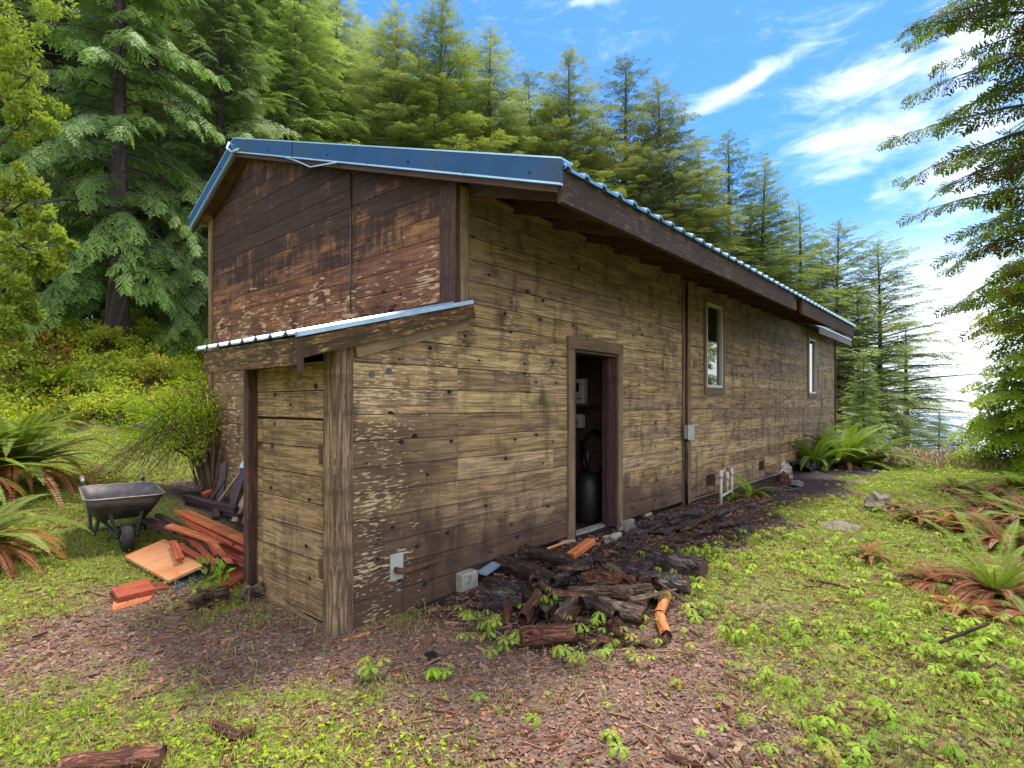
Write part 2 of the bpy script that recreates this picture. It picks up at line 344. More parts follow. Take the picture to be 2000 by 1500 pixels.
M['wet'] = wood('wet_black_bark', (.10, .048, .042), (.022, .010, .014), vary=.4, stainamt=.3, spec=.8, rough=.33, gs=.5, coarse=True, bd=.025, bs=.8, stain=(.008, .004, .006))
M['redbark'] = wood('rotten_red_log', (.34, .14, .085), (.10, .035, .025), stain=(.05, .018, .014), vary=.25, stainamt=.5, gs=.5, coarse=True, bd=.03, bs=.8)
M['driftgrey'] = wood('grey_weathered_log', (.36, .24, .17), (.12, .07, .055), vary=.2, stainamt=.6, gs=.5, coarse=True, bd=.03, bs=.7, stain=(.05, .028, .022))
M['cutend'] = wood('cut_wood', (.16, .085, .05), (.07, .035, .025), vary=.2, stainamt=.6)
M['peeled'] = wood('peeled_orange_branch', (.58, .23, .075), (.42, .13, .04), stain=(.12, .03, .015), vary=.1, stainamt=.6, spec=.5, rough=.45)
M['trunk'] = wood('conifer_bark', (.125, .095, .105), (.05, .037, .045), vary=.2, stainamt=.4, gs=.12)
M['twigs'] = plain('twig', (.12, .075, .045), .8, 0, .3, 9)
M['twigred'] = plain('red_twig', (.20, .08, .045), .7, 0, .3, 9)
m, t = newmat('window_glass')
p = finish(t, (.012, .016, .014, 1), .02, None, 0, 1.); p.inputs['IOR'].default_value = 2.1
M['glass'] = m
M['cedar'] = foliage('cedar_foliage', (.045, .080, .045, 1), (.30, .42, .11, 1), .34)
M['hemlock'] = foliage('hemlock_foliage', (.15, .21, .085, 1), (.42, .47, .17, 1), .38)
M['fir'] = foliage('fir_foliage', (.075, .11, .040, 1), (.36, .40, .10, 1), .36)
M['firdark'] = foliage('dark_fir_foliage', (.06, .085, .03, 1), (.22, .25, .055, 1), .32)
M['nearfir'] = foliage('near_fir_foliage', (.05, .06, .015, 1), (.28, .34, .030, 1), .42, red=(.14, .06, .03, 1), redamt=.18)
M['farfir'] = foliage('hazed_fir_foliage', (.07, .11, .075, 1), (.17, .23, .12, 1), .3)  # bluish haze of distance mixed into the leaf colour
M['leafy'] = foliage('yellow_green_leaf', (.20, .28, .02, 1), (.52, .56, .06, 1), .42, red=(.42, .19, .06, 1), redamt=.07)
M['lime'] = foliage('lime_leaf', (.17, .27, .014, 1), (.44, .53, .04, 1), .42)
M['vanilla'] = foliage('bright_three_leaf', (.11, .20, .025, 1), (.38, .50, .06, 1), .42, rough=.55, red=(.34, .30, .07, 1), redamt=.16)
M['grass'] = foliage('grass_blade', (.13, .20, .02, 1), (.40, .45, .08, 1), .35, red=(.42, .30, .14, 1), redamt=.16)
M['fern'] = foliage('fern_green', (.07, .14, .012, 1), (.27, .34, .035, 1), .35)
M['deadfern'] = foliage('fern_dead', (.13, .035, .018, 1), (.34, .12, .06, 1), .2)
M['litter'] = foliage('bark_litter', (.040, .024, .022, 1), (.31, .185, .135, 1), .0, rough=.7, red=(.36, .13, .06, 1), redamt=.12)
M['straw'] = foliage('dry_straw', (.22, .13, .07, 1), (.50, .36, .20, 1), .15)
M['brush'] = foliage('pinkish_dry_brush', (.20, .12, .08, 1), (.42, .29, .20, 1), .2)
M['needle'] = foliage('fallen_needles', (.12, .05, .03, 1), (.38, .20, .11, 1), .1)
# ground: soil, bark mulch and moss mixed by the 'tint' attribute (r = green, g = wet soil plus painted eave shade)
m, t = newmat('ground_soil'); ti = t.sep(t.attr('tint', 'Color')); pos = t.n('ShaderNodeNewGeometry').outputs['Position']
n1 = t.noise(pos, 3., 8, .65); n2 = t.noise(pos, 28., 6, .7); v1 = t.vor(pos, 42.)
soil = t.mix(t.ss(n2, .35, .65), (.06, .033, .028, 1), (.22, .135, .10, 1))
soil = t.mix(t.ss(v1, .55, .1), soil, (.24, .145, .115, 1))
wet = t.mix(t.ss(n2, .4, .7), (.018, .010, .014, 1), (.060, .036, .038, 1))  # damp soil, its dark tone also carrying the eave's shade
grn = t.mix(t.ss(n2, .3, .7), (.06, .075, .014, 1), (.24, .27, .04, 1)); grn = t.mix(t.m('MULTIPLY', t.ss(n1, .5, .7), .4), grn, (.22, .16, .06, 1))
c = t.mix(t.ss(t.m('ADD', ti[0], t.m('MULTIPLY', t.m('SUBTRACT', n2, .5), 1.3)), .35, .65), soil, grn)
c = t.mix(t.ss(t.m('ADD', ti[1], t.m('MULTIPLY', t.m('SUBTRACT', n1, .5), .7)), .35, .65), c, wet)
finish(t, c, t.m('SUBTRACT', .92, t.m('MULTIPLY', ti[1], .35)), t.m('ADD', n2, t.m('MULTIPLY', v1, -.6)), .8, .3, bd=.03)
M['ground'] = m

def wetshademask(x, y):  # strip along the long wall: damp soil with eave shade painted in
    e = -1.30-.25*np.sin(x*1.7)-.12*np.sin(x*4.1)-.10*sm(4, 9, x)
    a = sm(-.30, .30, y-e)*sm(.1, .9, x-.0*y)*(1-sm(13.5, 15.5, x))*(1-sm(5.5, 6.2, y))
    return a
def barkmask(x, y):
    P = [(-1.2, 1.2), (-.5, .2), (.1, -1.1), (.9, -1.75), (.1, -2.1)]
    d = np.full(np.shape(x), 9.)
    for (a, b), (c_, e) in zip(P[:-1], P[1:]):
        vx, vy = c_-a, e-b; q = np.clip(((x-a)*vx+(y-b)*vy)/(vx*vx+vy*vy), 0, 1)
        d = np.minimum(d, np.hypot(x-a-q*vx, y-b-q*vy))
    return 1-sm(.25, 1.05, d+.32*wob(x, y, 2.1)+.14*wob(x, y, 5.7, 1.))
def greenmask(x, y):
    n = wob(x, y, 2.3, 1.)*.5+wob(x, y, 6.1, 2.)*.35
    g = .72+.42*n
    g = (g-.10*sm(-.5, 1., x))*(1-.80*barkmask(x, y))*(1-.97*wetshademask(x, y))
    return np.clip(g, 0, 1)

# ground sheet: fine near the camera, coarse far away
def warp(n, c, near, far, p=4.5):
    q = np.linspace(-1, 1, n); return c+near*q*n/2*.5+(far)*np.sign(q)*np.abs(q)**p
gx = warp(460, 3., .10, 900, 7.); gy = warp(460, 1., .10, 900, 7.)
X, Y = np.meshgrid(gx, gy); Z = H(np.clip(X, -60, 2000), np.clip(Y, -60, 60))
n = len(gx); idx = np.arange(n*n).reshape(n, n)
Fq = np.stack([idx[:-1, :-1], idx[:-1, 1:], idx[1:, 1:], idx[1:, :-1]], -1).reshape(-1, 4)
tint = np.stack([greenmask(X, Y), wetshademask(X, Y), Y*0], -1).reshape(-1, 3)
g = link('ground', raw('ground', np.stack([X, Y, Z], -1).reshape(-1, 3), Fq, M['ground'], tint=tint, smooth=True)); g['kind'] = 'structure'
sea = link('sea', raw('sea', [(300, -4000, -52), (6000, -4000, -52), (6000, 3000, -52), (300, 3000, -52)], np.array([[0, 1, 2, 3]]), plain('sea_water', (.30, .38, .42), .25, 0, .1, .01))); sea['kind'] = 'structure'
# ================================================================== CABIN
def clip(poly, a, b, c):                      # keep a*u+b*z<=c
    out = []
    for i in range(len(poly)):
        p, q = poly[i], poly[(i+1) % len(poly)]
        dp, dq = a*p[0]+b*p[1]-c, a*q[0]+b*q[1]-c
        if dp <= 0: out.append(p)
        if (dp < 0) != (dq < 0) and dp != dq:
            k = dp/(dp-dq); out.append((p[0]+(q[0]-p[0])*k, p[1]+(q[1]-p[1])*k))
    return out
def siding(mb, place, u0, u1, z0, z1, b, zoff, halves=(), opens=(), gap=.006, d0=0., d1=.02, jit=.003, lens=(3., 6.), seams=True):
    k = math.floor((z0-zoff)/b)
    while zoff+k*b < z1:
        za, zb = max(z0, zoff+k*b+gap/2), min(z1, zoff+(k+1)*b-gap/2); k += 1
        if zb <= za: continue
        cuts = {u0, u1}
        if seams:
            u = u0+random.uniform(.3, 3)
            while u < u1-.4: cuts.add(u); u += random.uniform(*lens)
        bl = [(max(u0, o[0]), min(u1, o[1]), o[2], o[3]) for o in opens if o[2] < zb-.001 and o[3] > za+.001]
        for o in bl: cuts.add(o[0]); cuts.add(o[1])
        cs = sorted(cuts)
        for a, c in zip(cs[:-1], cs[1:]):
            if c-a < .01: continue
            segs = [(za, zb)]
            for o in bl:
                if o[0] < (a+c)/2 < o[1]:
                    ns = []
                    for s0, s1 in segs:
                        if o[2] > s0+.004: ns.append((s0, min(s1, o[2])))
                        if o[3] < s1-.004: ns.append((max(s0, o[3]), s1))
                    segs = ns
            for s0, s1 in segs:
                poly = [(a+.0012, s0), (c-.0012, s0), (c-.0012, s1), (a+.0012, s1)]
                for hf in halves: poly = clip(poly, *hf) if poly else poly
                if len(poly) < 3: continue
                r = random.random()*50; j = random.uniform(0, jit); n = len(poly)
                V = [place(u, z, d0) for u, z in poly]+[place(u, z, d1+j) for u, z in poly]
                F = [tuple(range(n)), tuple(range(2*n-1, n-1, -1))]+[(i, i+n, (i+1) % n+n, (i+1) % n) for i in range(n)]
                mb.add(V, F, [(u, z, r) for u, z in poly]*2)
GX = 1.0; GY = 5.15; XE = 15.5; BW = .191; Z0 = .18
RX, EY, EZ, PY, PZ, LY, LZ = .80, -1.23, 3.21, 3.91, 4.96, 5.43, 4.285
SR = (PZ-EZ)/(PY-EY); SL = (PZ-LZ)/(LY-PY)
zr = lambda y: EZ+(y-EY)*SR if y <= PY else PZ-(y-PY)*SL
cabin = empty('cabin', (GX, 0, .1)); WB = {cabin.name}
tag(cabin, 'weathered grey brown timber cabin with blue metal roof and lean-to in the clearing', 'cabin')
def part(mb, name, mat, parent=cabin, **k):
    o = mb.build(name, mat, parent, **k)
    if parent is not None and parent.name in WB: o.matrix_parent_inverse = Matrix.Translation(-parent.location)
    return o
pside = lambda u, z, d: (u, -d, z)
pgab = lambda u, z, d: (GX-d, u, z)
DOOR = (2.70, 3.60, -1, 2.18); W1 = (6.30, 6.98, 1.86, 3.20); W2 = (12.58, 13.28, 1.86, 3.2)
V1 = (6.33, 6.73, .29, .48); V2 = (8.88, 9.26, .31, .48)
SHS = .27; zsh = lambda x: 2.05+SHS*(x+.48)
ops = (DOOR, W1, W2, V1, V2)
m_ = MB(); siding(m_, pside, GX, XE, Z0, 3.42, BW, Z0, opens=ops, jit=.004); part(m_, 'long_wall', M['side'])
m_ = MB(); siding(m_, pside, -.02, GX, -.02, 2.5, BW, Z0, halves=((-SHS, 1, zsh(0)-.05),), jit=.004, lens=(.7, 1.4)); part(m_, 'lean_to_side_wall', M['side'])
m_ = MB()
siding(m_, pside, GX, XE, Z0-.02, 3.5, .9, Z0-.02, opens=ops, gap=0, d0=-.09, d1=-.004, jit=0, seams=False)
siding(m_, pside, -.06, GX, -.02, 2.4, .9, 0, halves=((-SHS, 1, zsh(0)-.06),), gap=0, d0=-.05, d1=-.004, jit=0, seams=False)
hg = ((-SR, 1, EZ-EY*SR-.15), (SL, 1, PZ+PY*SL-.15))
siding(m_, pgab, .09, GY-.02, -.1, 5, .9, 0, halves=hg, gap=0, d0=-.09, d1=-.004, jit=0, seams=False)
siding(m_, lambda u, z, d: (XE-.09-d, u, z), .09, GY-.02, -.3, 5, .9, 0, halves=hg, gap=0, d0=-.09, d1=-.01, jit=0, seams=False)
siding(m_, lambda u, z, d: (u, GY-.09-d, z), GX, XE, -.3, 4.3, .9, 0, gap=0, d0=-.09, d1=-.01, jit=0, seams=False)
part(m_, 'wall_backing', M['inner'])
m_ = MB(); siding(m_, pgab, .02, GY, .0, 5, BW, Z0, halves=hg, opens=((-1, 1.30, -1, 2.3),), lens=(1.5, 3.2)); part(m_, 'gable_wall', M['gable'])
m_ = MB(); siding(m_, lambda u, z, d: (XE+d, u, z), .02, GY, -.2, 5, BW, Z0, halves=hg); siding(m_, lambda u, z, d: (u, GY+d, z), GX, XE, 0, 4.4, BW, Z0); part(m_, 'rear_wall', M['gable'])
# trims
m_ = MB(); m_.box((GX-.045, -.045, 2.42), (GX+.005, .16, zr(0)-.16), axis=2); part(m_, 'corner_board', M['trimdark'])
m_ = MB(); m_.box((GX+.006, -.05, 2.44), (GX+.10, -.021, 3.44), axis=2); part(m_, 'corner_board', M['trim'])
m_ = MB(); m_.box((GX-.055, GY-.07, .25), (GX-.024, GY+.03, zr(GY)-.14), axis=2); part(m_, 'corner_board', M['trim'])
m_ = MB(); m_.box((XE-.05, -.05, .1), (XE+.03, -.021, 3.42), axis=2); part(m_, 'corner_board', M['trimdark'])
m_ = MB(); m_.box((5.57, -.06, .10), (5.68, -.021, 3.40), axis=2); m_.box((5.44, -.045, .10), (5.50, -.021, 3.40), axis=2); part(m_, 'vertical_trim', M['trim'])
m_ = MB(); m_.tube([(5.535, -.05, .1), (5.535, -.05, 3.35)], .02); part(m_, 'conduit', M['trimdark'], smooth=True)
m_ = MB(); m_.box((5.40, -.13, 1.09), (5.60, -.062, 1.29)); bx_ = part(m_, 'junction_box', M['greymetal'], bevel=.012)
m_ = MB(); m_.box((5.385, -.140, 1.08), (5.615, -.132, 1.30)); part(m_, 'lid', M['greymetal'], bx_, bevel=.004)
m_ = MB(); m_.tube([(5.47, -.09, 1.09), (5.47, -.07, 1.0), (5.48, -.06, .6), (5.46, -.07, .14)], .011); m_.tube([(5.50, -.09, 1.09), (5.51, -.06, .9), (5.50, -.06, .5), (5.51, -.08, .14)], .009); part(m_, 'cable', M['black'], smooth=True)
# door frame and the room behind
m_ = MB(); m_.box((2.585, -.045, .08), (2.695, -.021, 2.175), axis=2); m_.box((3.605, -.055, .13), (3.70, -.021, 2.175), axis=2); m_.box((2.575, -.050, 2.178), (3.72, -.021, 2.315)); dfr = part(m_, 'door_frame', M['trim'])
m_ = MB(); m_.box((2.697, -.04, .08), (2.725, .15, 2.15), axis=2); m_.box((3.565, -.05, .13), (3.603, .15, 2.15), axis=2); m_.box((2.697, -.05, 2.152), (3.603, .15, 2.19)); m_.box((3.53, .03, .13), (3.563, .07, 2.15), axis=2); part(m_, 'jamb', M['inner'], dfr)
m_ = MB(); m_.box((2.70, -.16, .055), (3.64, .14, .10)); part(m_, 'threshold', M['stone'])
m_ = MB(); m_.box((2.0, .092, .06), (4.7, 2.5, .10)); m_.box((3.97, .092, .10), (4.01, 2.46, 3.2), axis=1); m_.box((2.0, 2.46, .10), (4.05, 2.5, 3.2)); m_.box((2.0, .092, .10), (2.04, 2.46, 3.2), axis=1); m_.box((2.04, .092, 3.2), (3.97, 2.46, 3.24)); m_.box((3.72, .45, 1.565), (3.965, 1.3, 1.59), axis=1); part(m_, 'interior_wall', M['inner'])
# windows
for (x0, x1, z0, z1), tw in ((W1, .075), (W2, .07)):
    m_ = MB(); m_.box((x0-tw, -.05, z0-.005), (x0, -.021, z1+.09), axis=2); m_.box((x1, -.05, z0-.005), (x1+tw, -.021, z1+.09), axis=2); m_.box((x0-tw, -.052, z0-.105), (x1+tw, -.021, z0-.007)); m_.box((x0+.001, -.048, z1+.01), (x1-.001, -.021, z1+.088)); wn_ = part(m_, 'window', M['trim'])
    m_ = MB(); f_ = .042
    m_.box((x0+.002, -.045, z0), (x0+f_, .05, z1)); m_.box((x1-f_, -.045, z0), (x1-.002, .05, z1)); m_.box((x0+f_, -.045, z0), (x1-f_, .05, z0+f_)); m_.box((x0+f_, -.045, z1-f_), (x1-f_, .05, z1)); part(m_, 'frame', M['vinyl'], wn_)
    m_ = MB(); m_.box((x0+f_, .0, z0+f_), (x1-f_, .006, z1-f_)); part(m_, 'glass', M['glass'], wn_)
for (x0, x1, z0, z1) in (V1, V2):
    m_ = MB(); m_.box((x0, .035, z0), (x1, .06, z1)); v_ = part(m_, 'foundation_vent', M['black'])
    m_ = MB(); [m_.box((x0, -.008, z0+.012+k*.030), (x1, .022, z0+.020+k*.030)) for k in range(6)]; part(m_, 'louvre', M['rust'], v_)
# foundation
m_ = MB(); m_.box((5.6, .0, -.4), (XE, .08, .158)); m_.box((GX+.02, .1, -.4), (5.6, .2, .14)); part(m_, 'foundation', M['concrete'])
for (x0, x1, y0, y1, z1, a) in ((.98, 1.17, -.10, .04, .165, .05), (2.50, 2.66, -.09, .03, .155, -.03), (3.72, 3.98, -.06, .05, .165, .06), (4.35, 4.52, -.03, .06, .165, 0)):
    m_ = MB(); m_.box((x0, y0, -.05), (x1, y1, z1)); part(m_, 'foundation_block', M['concrete'], bevel=.008)
m_ = MB(); m_.beam((1.20, -.11, .13), (1.44, -.07, .16), .10, .02); part(m_, 'flashing', M['whitemetal'])
# roofs
def roofsheet(x0, x1, ya, za, yb, zb, sp=.229, th=.022, rib=.026):
    mb = MB(); pts = []; x = x0
    while x < x1-.05:
        pts += [(x, 0), (x+.02, rib), (x+.055, rib), (x+.075, 0)]; x += sp
    pts.append((x1, 0)); n = len(pts)
    V = [(px, ya, za+h) for px, h in pts]+[(px, yb, zb+h) for px, h in pts]+[(px, ya, za-th+h) for px, h in pts]+[(px, yb, zb-th+h) for px, h in pts]
    F = [(i, i+1, n+i+1, n+i) for i in range(n-1)]+[(2*n+i+1, 2*n+i, 3*n+i, 3*n+i+1) for i in range(n-1)]+[(i+1, i, 2*n+i, 2*n+i+1) for i in range(n-1)]+[(n+i, n+i+1, 3*n+i+1, 3*n+i) for i in range(n-1)]
    mb.add(V, F); return mb
XA = 11.0
# lap seams and screws of the blue trim
screws_ = []
for k, y in enumerate((EY+.25, EY+.9, EY+1.6, EY+2.2, EY+2.9, EY+3.6, EY+4.2, EY+4.8, PY+.4, PY+.9)):
    m_ = MB(); screws_.append(m_); m_.tube([(RX-.021, y, zr(y)-.10-.05*(k % 2)+.03), (RX-.030, y, zr(y)-.10-.05*(k % 2)+.03)], .010, 6)
m_ = roofsheet(RX, XA, EY-.05, zr(EY-.05), PY, PZ); o2 = roofsheet(RX, XA, PY, PZ, LY+.04, zr(LY+.04)); m_.add(o2.V, o2.F)
o2 = roofsheet(XA+.01, XE+.4, -.36, zr(-.36)-.10, PY, PZ-.10); m_.add(o2.V, o2.F); o2 = roofsheet(XA+.01, XE+.4, PY, PZ-.10, LY, LZ-.10); m_.add(o2.V, o2.F)
roof = part(m_, 'roof', M['roofmetal'])
def rakestrip(x, th, top, bot, ya=EY-.03, yb=LY+.02):
    mb = MB()
    for (a, b) in (((ya, PY), (PY, yb)) if yb > PY else ((ya, yb),)):
        V = [(xx, y, zr(y)+dz) for xx in (x, x+th) for y in (a, b) for dz in (bot, top)]
        mb.add(V, [(0, 1, 3, 2), (4, 6, 7, 5), (0, 2, 6, 4), (1, 5, 7, 3), (0, 4, 5, 1), (2, 3, 7, 6)], [(v[1], v[2]-zr(v[1]), 3.) for v in V])
    return mb
part(rakestrip(RX-.02, .02, .035, -.125), 'rake_trim', M['blue'], roof)
[part(q_, 'screw', M['black'], roof) for q_ in screws_]; part(rakestrip(RX-.025, .006, .032, -.13, 2.38, 2.40), 'lap_seam', M['black'], roof)
part(rakestrip(RX-.03, .029, -.125, -.139), 'drip_hem', M['bluehem'], roof)
part(rakestrip(RX-.024, .14, .050, .038), 'ridge_flashing', M['bluehem'], roof)
part(rakestrip(RX+.005, .035, -.03, -.185, EY+.02, LY-.01), 'rake_board', M['rafter'], roof)
m_ = MB()
for a, b, s_ in ((EY+.03, PY, SR), (PY, LY-.02, -SL)):
    y = a
    while y < b-.03:
        q = min(y+.135, b-.004); m_.add([(xx, yy, zr(yy)+dz) for xx in (RX+.045, GX+.12) for yy in (y, q) for dz in (-.055, -.03)], [(0, 1, 3, 2), (4, 6, 7, 5), (0, 2, 6, 4), (1, 5, 7, 3), (0, 4, 5, 1), (2, 3, 7, 6)], [(xx, yy, y*7) for xx in (0, .3) for yy in (y, q) for dz in (0, .02)]); y += .142
part(m_, 'gable_soffit', M['soffit'], roof)
m_ = MB()     # boards over the rafters along the eave
for k in range(9):
    y = EY+.02+k*.14; V = [(xx, yy, zr(yy)+dz) for xx in (GX+.13, XA-.05) for yy in (y, y+.134) for dz in (-.055, -.03)]
    m_.add(V, [(0, 1, 3, 2), (4, 6, 7, 5), (0, 2, 6, 4), (1, 5, 7, 3), (0, 4, 5, 1), (2, 3, 7, 6)], [(v[0], v[1], k*3.) for v in V])
part(m_, 'eave_soffit', M['rafter'], roof)
def rafter(x, wd=.04, mat='rafter'):
    mb = MB(); ya, yb = EY+.045, .02; r_ = random.random()*50
    V = [(xx, yy, zr(yy)+dz) for xx in (x, x+wd) for yy, ds in ((ya, (-.17, -.058)), (yb, (-.235, -.058))) for dz in ds]
    mb.add(V, [(0, 1, 3, 2), (4, 6, 7, 5), (0, 2, 6, 4), (1, 5, 7, 3), (0, 4, 5, 1), (2, 3, 7, 6)], [(v[1], v[2], r_) for v in V])
    part(mb, 'rafter', M[mat], roof)
x = GX+.10
while x < XA-.2: rafter(x); x += .61
m_ = MB()      # pale blocking between the rafters, at the wall head
x = GX+.145
while x < XA-.3: m_.box((x, -.045, 3.405), (x+.56, -.018, 3.445)); x += .61
part(m_, 'blocking', M['soffit'], roof)
JX = side_j = 6.55
m_ = MB(); m_.box((RX+.02, EY-.01, EZ-.245), (JX, EY+.03, EZ-.028)); part(m_, 'fascia', M['fascia'], roof)
m_ = MB(); m_.box((JX+.42, EY-.01, EZ-.245), (XA-.02, EY+.03, EZ-.028)); part(m_, 'fascia', M['fascia'], roof)
m_ = MB(); m_.box((JX+.02, EY+.06, EZ-.19), (JX+.40, EY+.09, EZ-.03)); part(m_, 'fascia', M['soffit'], roof)
m_ = MB(); m_.box((12.2, -.36, 3.24), (XE+.38, -.33, 3.40)); part(m_, 'fascia', M['greyboard'], roof)
m_ = MB(); m_.tube([(RX-.03, PY+.12, PZ+.02), (RX-.06, PY+.11, PZ-.07), (RX-.05, PY-.02, PZ-.15), (RX-.04, PY-.2, PZ-.165)], .012); part(m_, 'wire', M['bluehem'], roof, smooth=True); m_ = MB(); m_.tube([(RX-.03, 2.55, zr(2.55)-.14), (RX-.05, 2.25, zr(2.25)-.17), (RX-.05, 1.95, zr(1.95)-.22), (RX-.04, 1.45, zr(1.45)-.14)], .007); part(m_, 'wire', M['bluehem'], roof, smooth=True)
m_ = MB(); m_.tube([(GX-.035, 1.53, zr(1.5)-.18), (GX-.035, 1.53, 3.0), (GX-.04, 1.535, 2.8), (GX-.035, 1.53, 2.52)], .007); part(m_, 'cable', M['black'], smooth=True)
m_ = MB(); m_.tube([(GX-.05, GY-.02, 2.26), (GX-.16, 4.0, 2.12), (GX-.06, 2.2, 2.20)], .008); part(m_, 'cable', M['black'], smooth=True)
# ---------------- lean-to
lt = empty('lean_to', (0, 0, 0)); lt.parent = cabin; lt.matrix_parent_inverse = Matrix.Translation(-cabin.location)
def lp(mb, name, mat, parent=lt, **k): return part(mb, name, mat, parent, **k)
FXp = -.10
pf = lambda u, z, d: (FXp-d, u, z)
m_ = MB(); siding(m_, pf, .20, 1.14, .03, 1.475, .205, .04, gap=.008, seams=False, jit=.006); shd = lp(m_, 'door', M['shed'])
m_ = MB(); siding(m_, pf, .115, .194, -.0, 1.475, .205, .04, gap=.008, seams=False); siding(m_, pf, 1.147, 1.24, .03, 1.475, .205, .04, gap=.008, seams=False); siding(m_, pf, .115, 1.24, 1.49, 1.885, .205, 1.488, gap=.008, seams=False, lens=(3, 4)); m_.box((FXp-.05, .115, 1.975), (FXp-.02, 1.24, 2.06), axis=1); m_.box((FXp-.03, .115, 1.887), (FXp+.0, 1.24, 1.90), axis=1); m_.box((FXp-.02, .62, 1.90), (FXp+.0, .66, 1.975), axis=2); m_.box((FXp-.004, .115, 1.0), (FXp+.003, 1.24, 1.03), axis=1); m_.beam((-.135, 1.1, .04), (-.14, .14, -.03), .02, .06); lp(m_, 'front_wall', M['shed'])
m_ = MB(); m_.box((FXp+.03, .1, -.05), (FXp+.05, 1.3, 1.88)); lp(m_, 'wall_backing', M['inner'])
for z in (.41, 1.23):
    m_ = MB(); m_.box((FXp-.034, .155, z-.07), (FXp-.029, .192, z+.07)); m_.box((FXp-.034, .202, z-.07), (FXp-.029, .24, z+.07)); m_.tube([(FXp-.036, .197, z-.07), (FXp-.036, .197, z+.07)], .007); part(m_, 'hinge', M['rust'], shd)
m_ = MB(); m_.box((-.175, -.04, -.06), (-.02, .11, 2.03), axis=2); po = lp(m_, 'corner_post', M['post'], bevel=.01)
m_ = MB(); m_.box((-.20, 1.245, .03), (-.06, 1.30, 2.0), axis=2); lp(m_, 'corner_post', M['trimdark'], bevel=.006)
m_ = MB(); m_.box((-.185, 1.303, .03), (-.05, 1.37, 2.0), axis=2); lp(m_, 'corner_post', M['darkwood'], bevel=.006)
m_ = MB(); siding(m_, lambda u, z, d: (u, 1.30+d, z), -.04, GX-.03, 0, 2.3, BW, Z0, halves=((-SHS, 1, zsh(0)-.06),)); lp(m_, 'rear_wall', M['shed'])
m_ = MB(); pts = []; y = -.13
while y < 1.40: pts += [(y, 0), (y+.10, 0), (y+.12, .02), (y+.15, .02), (y+.17, 0)]; y += .215
pts.append((1.47, 0)); n = len(pts)
V = []; 
for xx in (-.50, GX-.03):
    for dz in (0, -.012): V += [(xx, py, zsh(xx)+h+dz) for py, h in pts]
m_.add(V, [(i, i+1, 2*n+i+1, 2*n+i) for i in range(n-1)]+[(n+i+1, n+i, 3*n+i, 3*n+i+1) for i in range(n-1)]+[(i+1, i, n+i, n+i+1) for i in range(n-1)]); lp(m_, 'roof', M['whitemetal'])
m_ = MB(); m_.beam((-.50, -.135, zsh(-.5)-.012), (GX+.06, -.135, zsh(GX+.06)-.012), .03, .032); lp(m_, 'roof_edge_trim', M['whitemetal'])
m_ = MB(); m_.box((-.47, -.10, 1.845), (-.43, 1.44, 2.025), axis=1); lp(m_, 'front_beam', M['beam'])
m_ = MB(); m_.beam((-.475, -.112, zsh(-.475)-.105), (GX+.10, -.112, zsh(GX+.1)-.095), .024, .125); lp(m_, 'rake_beam', M['beam'])
m_ = MB(); m_.box((-.478, -.128, 1.80), (-.445, -.101, 2.02), axis=2); lp(m_, 'beam_end', M['rafter'])
m_ = MB(); m_.beam((-.02, -.045, zsh(-.02)-.195), (GX+.08, -.045, zsh(GX+.08)-.185), .045, .11); lp(m_, 'rake_board', M['trim'])
for y in (.3, .75, 1.2):
    m_ = MB(); m_.beam((-.43, y, zsh(-.43)-.065), (GX-.03, y, zsh(GX-.03)-.065), .04, .10); lp(m_, 'rafter', M['rafter'])
m_ = MB(); m_.box((.30, -.030, .26), (.42, -.0245, .46)); pl_ = part(m_, 'outlet_plate', M['vinyl'])
m_ = MB(); m_.tube([(.35, -.02, .34), (.35, -.075, .335), (.40, -.09, .33), (.70, -.10, .345)], .023, 12); part(m_, 'vent_pipe', M['rust'], smooth=True)
for p in ((.14, -.0245, 1.81), (.29, -.0245, 1.84)): m_ = MB(); m_.tube([p, (p[0], p[1]-.0015, p[2])], .026, 12); part(m_, 'round_hole', M['black'])

# things inside the mechanical room
def panel(nm, lab, cat, y0, y1, z0, z1, d=.12):
    XP = 3.965; e = empty(nm, (XP, (y0+y1)/2, z0)); WB.add(e.name); tag(e, lab, cat)
    m = MB(); m.box((XP-d, y0, z0), (XP, y1, z1)); part(m, 'housing', M['vinyl'], e, bevel=.01)
    m = MB(); m.box((XP-d-.006, y0+.06, z1-.17), (XP-d-.001, y1-.10, z1-.06)); part(m, 'display', M['black'], e)
    m = MB(); m.box((XP-d-.004, y0+.02, z0+.07), (XP-d-.001, y1-.02, z0+.08)); part(m, 'slot', M['black'], e)
panel('control_panel', 'white electrical control panel with small dark display high inside the open doorway', 'control panel', 0.62, 0.92, 1.595, 1.93)
panel('control_panel', 'smaller white electrical box below the first inside the open doorway', 'electrical box', 0.66, 0.92, 1.28, 1.46)
e = empty('water_tank', (3.68, .44, .10)); WB.add(e.name); tag(e, 'dull grey pressure tank standing on the floor inside the dark doorway', 'water tank')
m = MB(); m.lathe([(0, .0), (.15, .0), (.18, .05), (.18, .50), (.13, .60), (.05, .64), (0, .64)], (3.68, .44, .10)); part(m, 'tank_body', M['tank'], e, smooth=True)
m = MB(); m.tube([(3.68, .44, .72), (3.68, .44, 1.0), (3.75, .6, 1.12), (3.95, .7, 1.1)], .015); part(m, 'pipe', M['black'], e, smooth=True)
e = empty('hose_coil', (3.94, .6, 1.0)); WB.add(e.name); tag(e, 'dark coiled hose hanging on the back wall inside the doorway', 'hose')
m = MB(); [m.tube([(3.94-.02*k, .50+.17*math.cos(a/12*2*math.pi), .95+(.32-.02*k)*math.sin(a/12*2*math.pi)) for a in range(13)], .012) for k in range(3)]; part(m, 'hose_loop', M['black'], e, smooth=True)
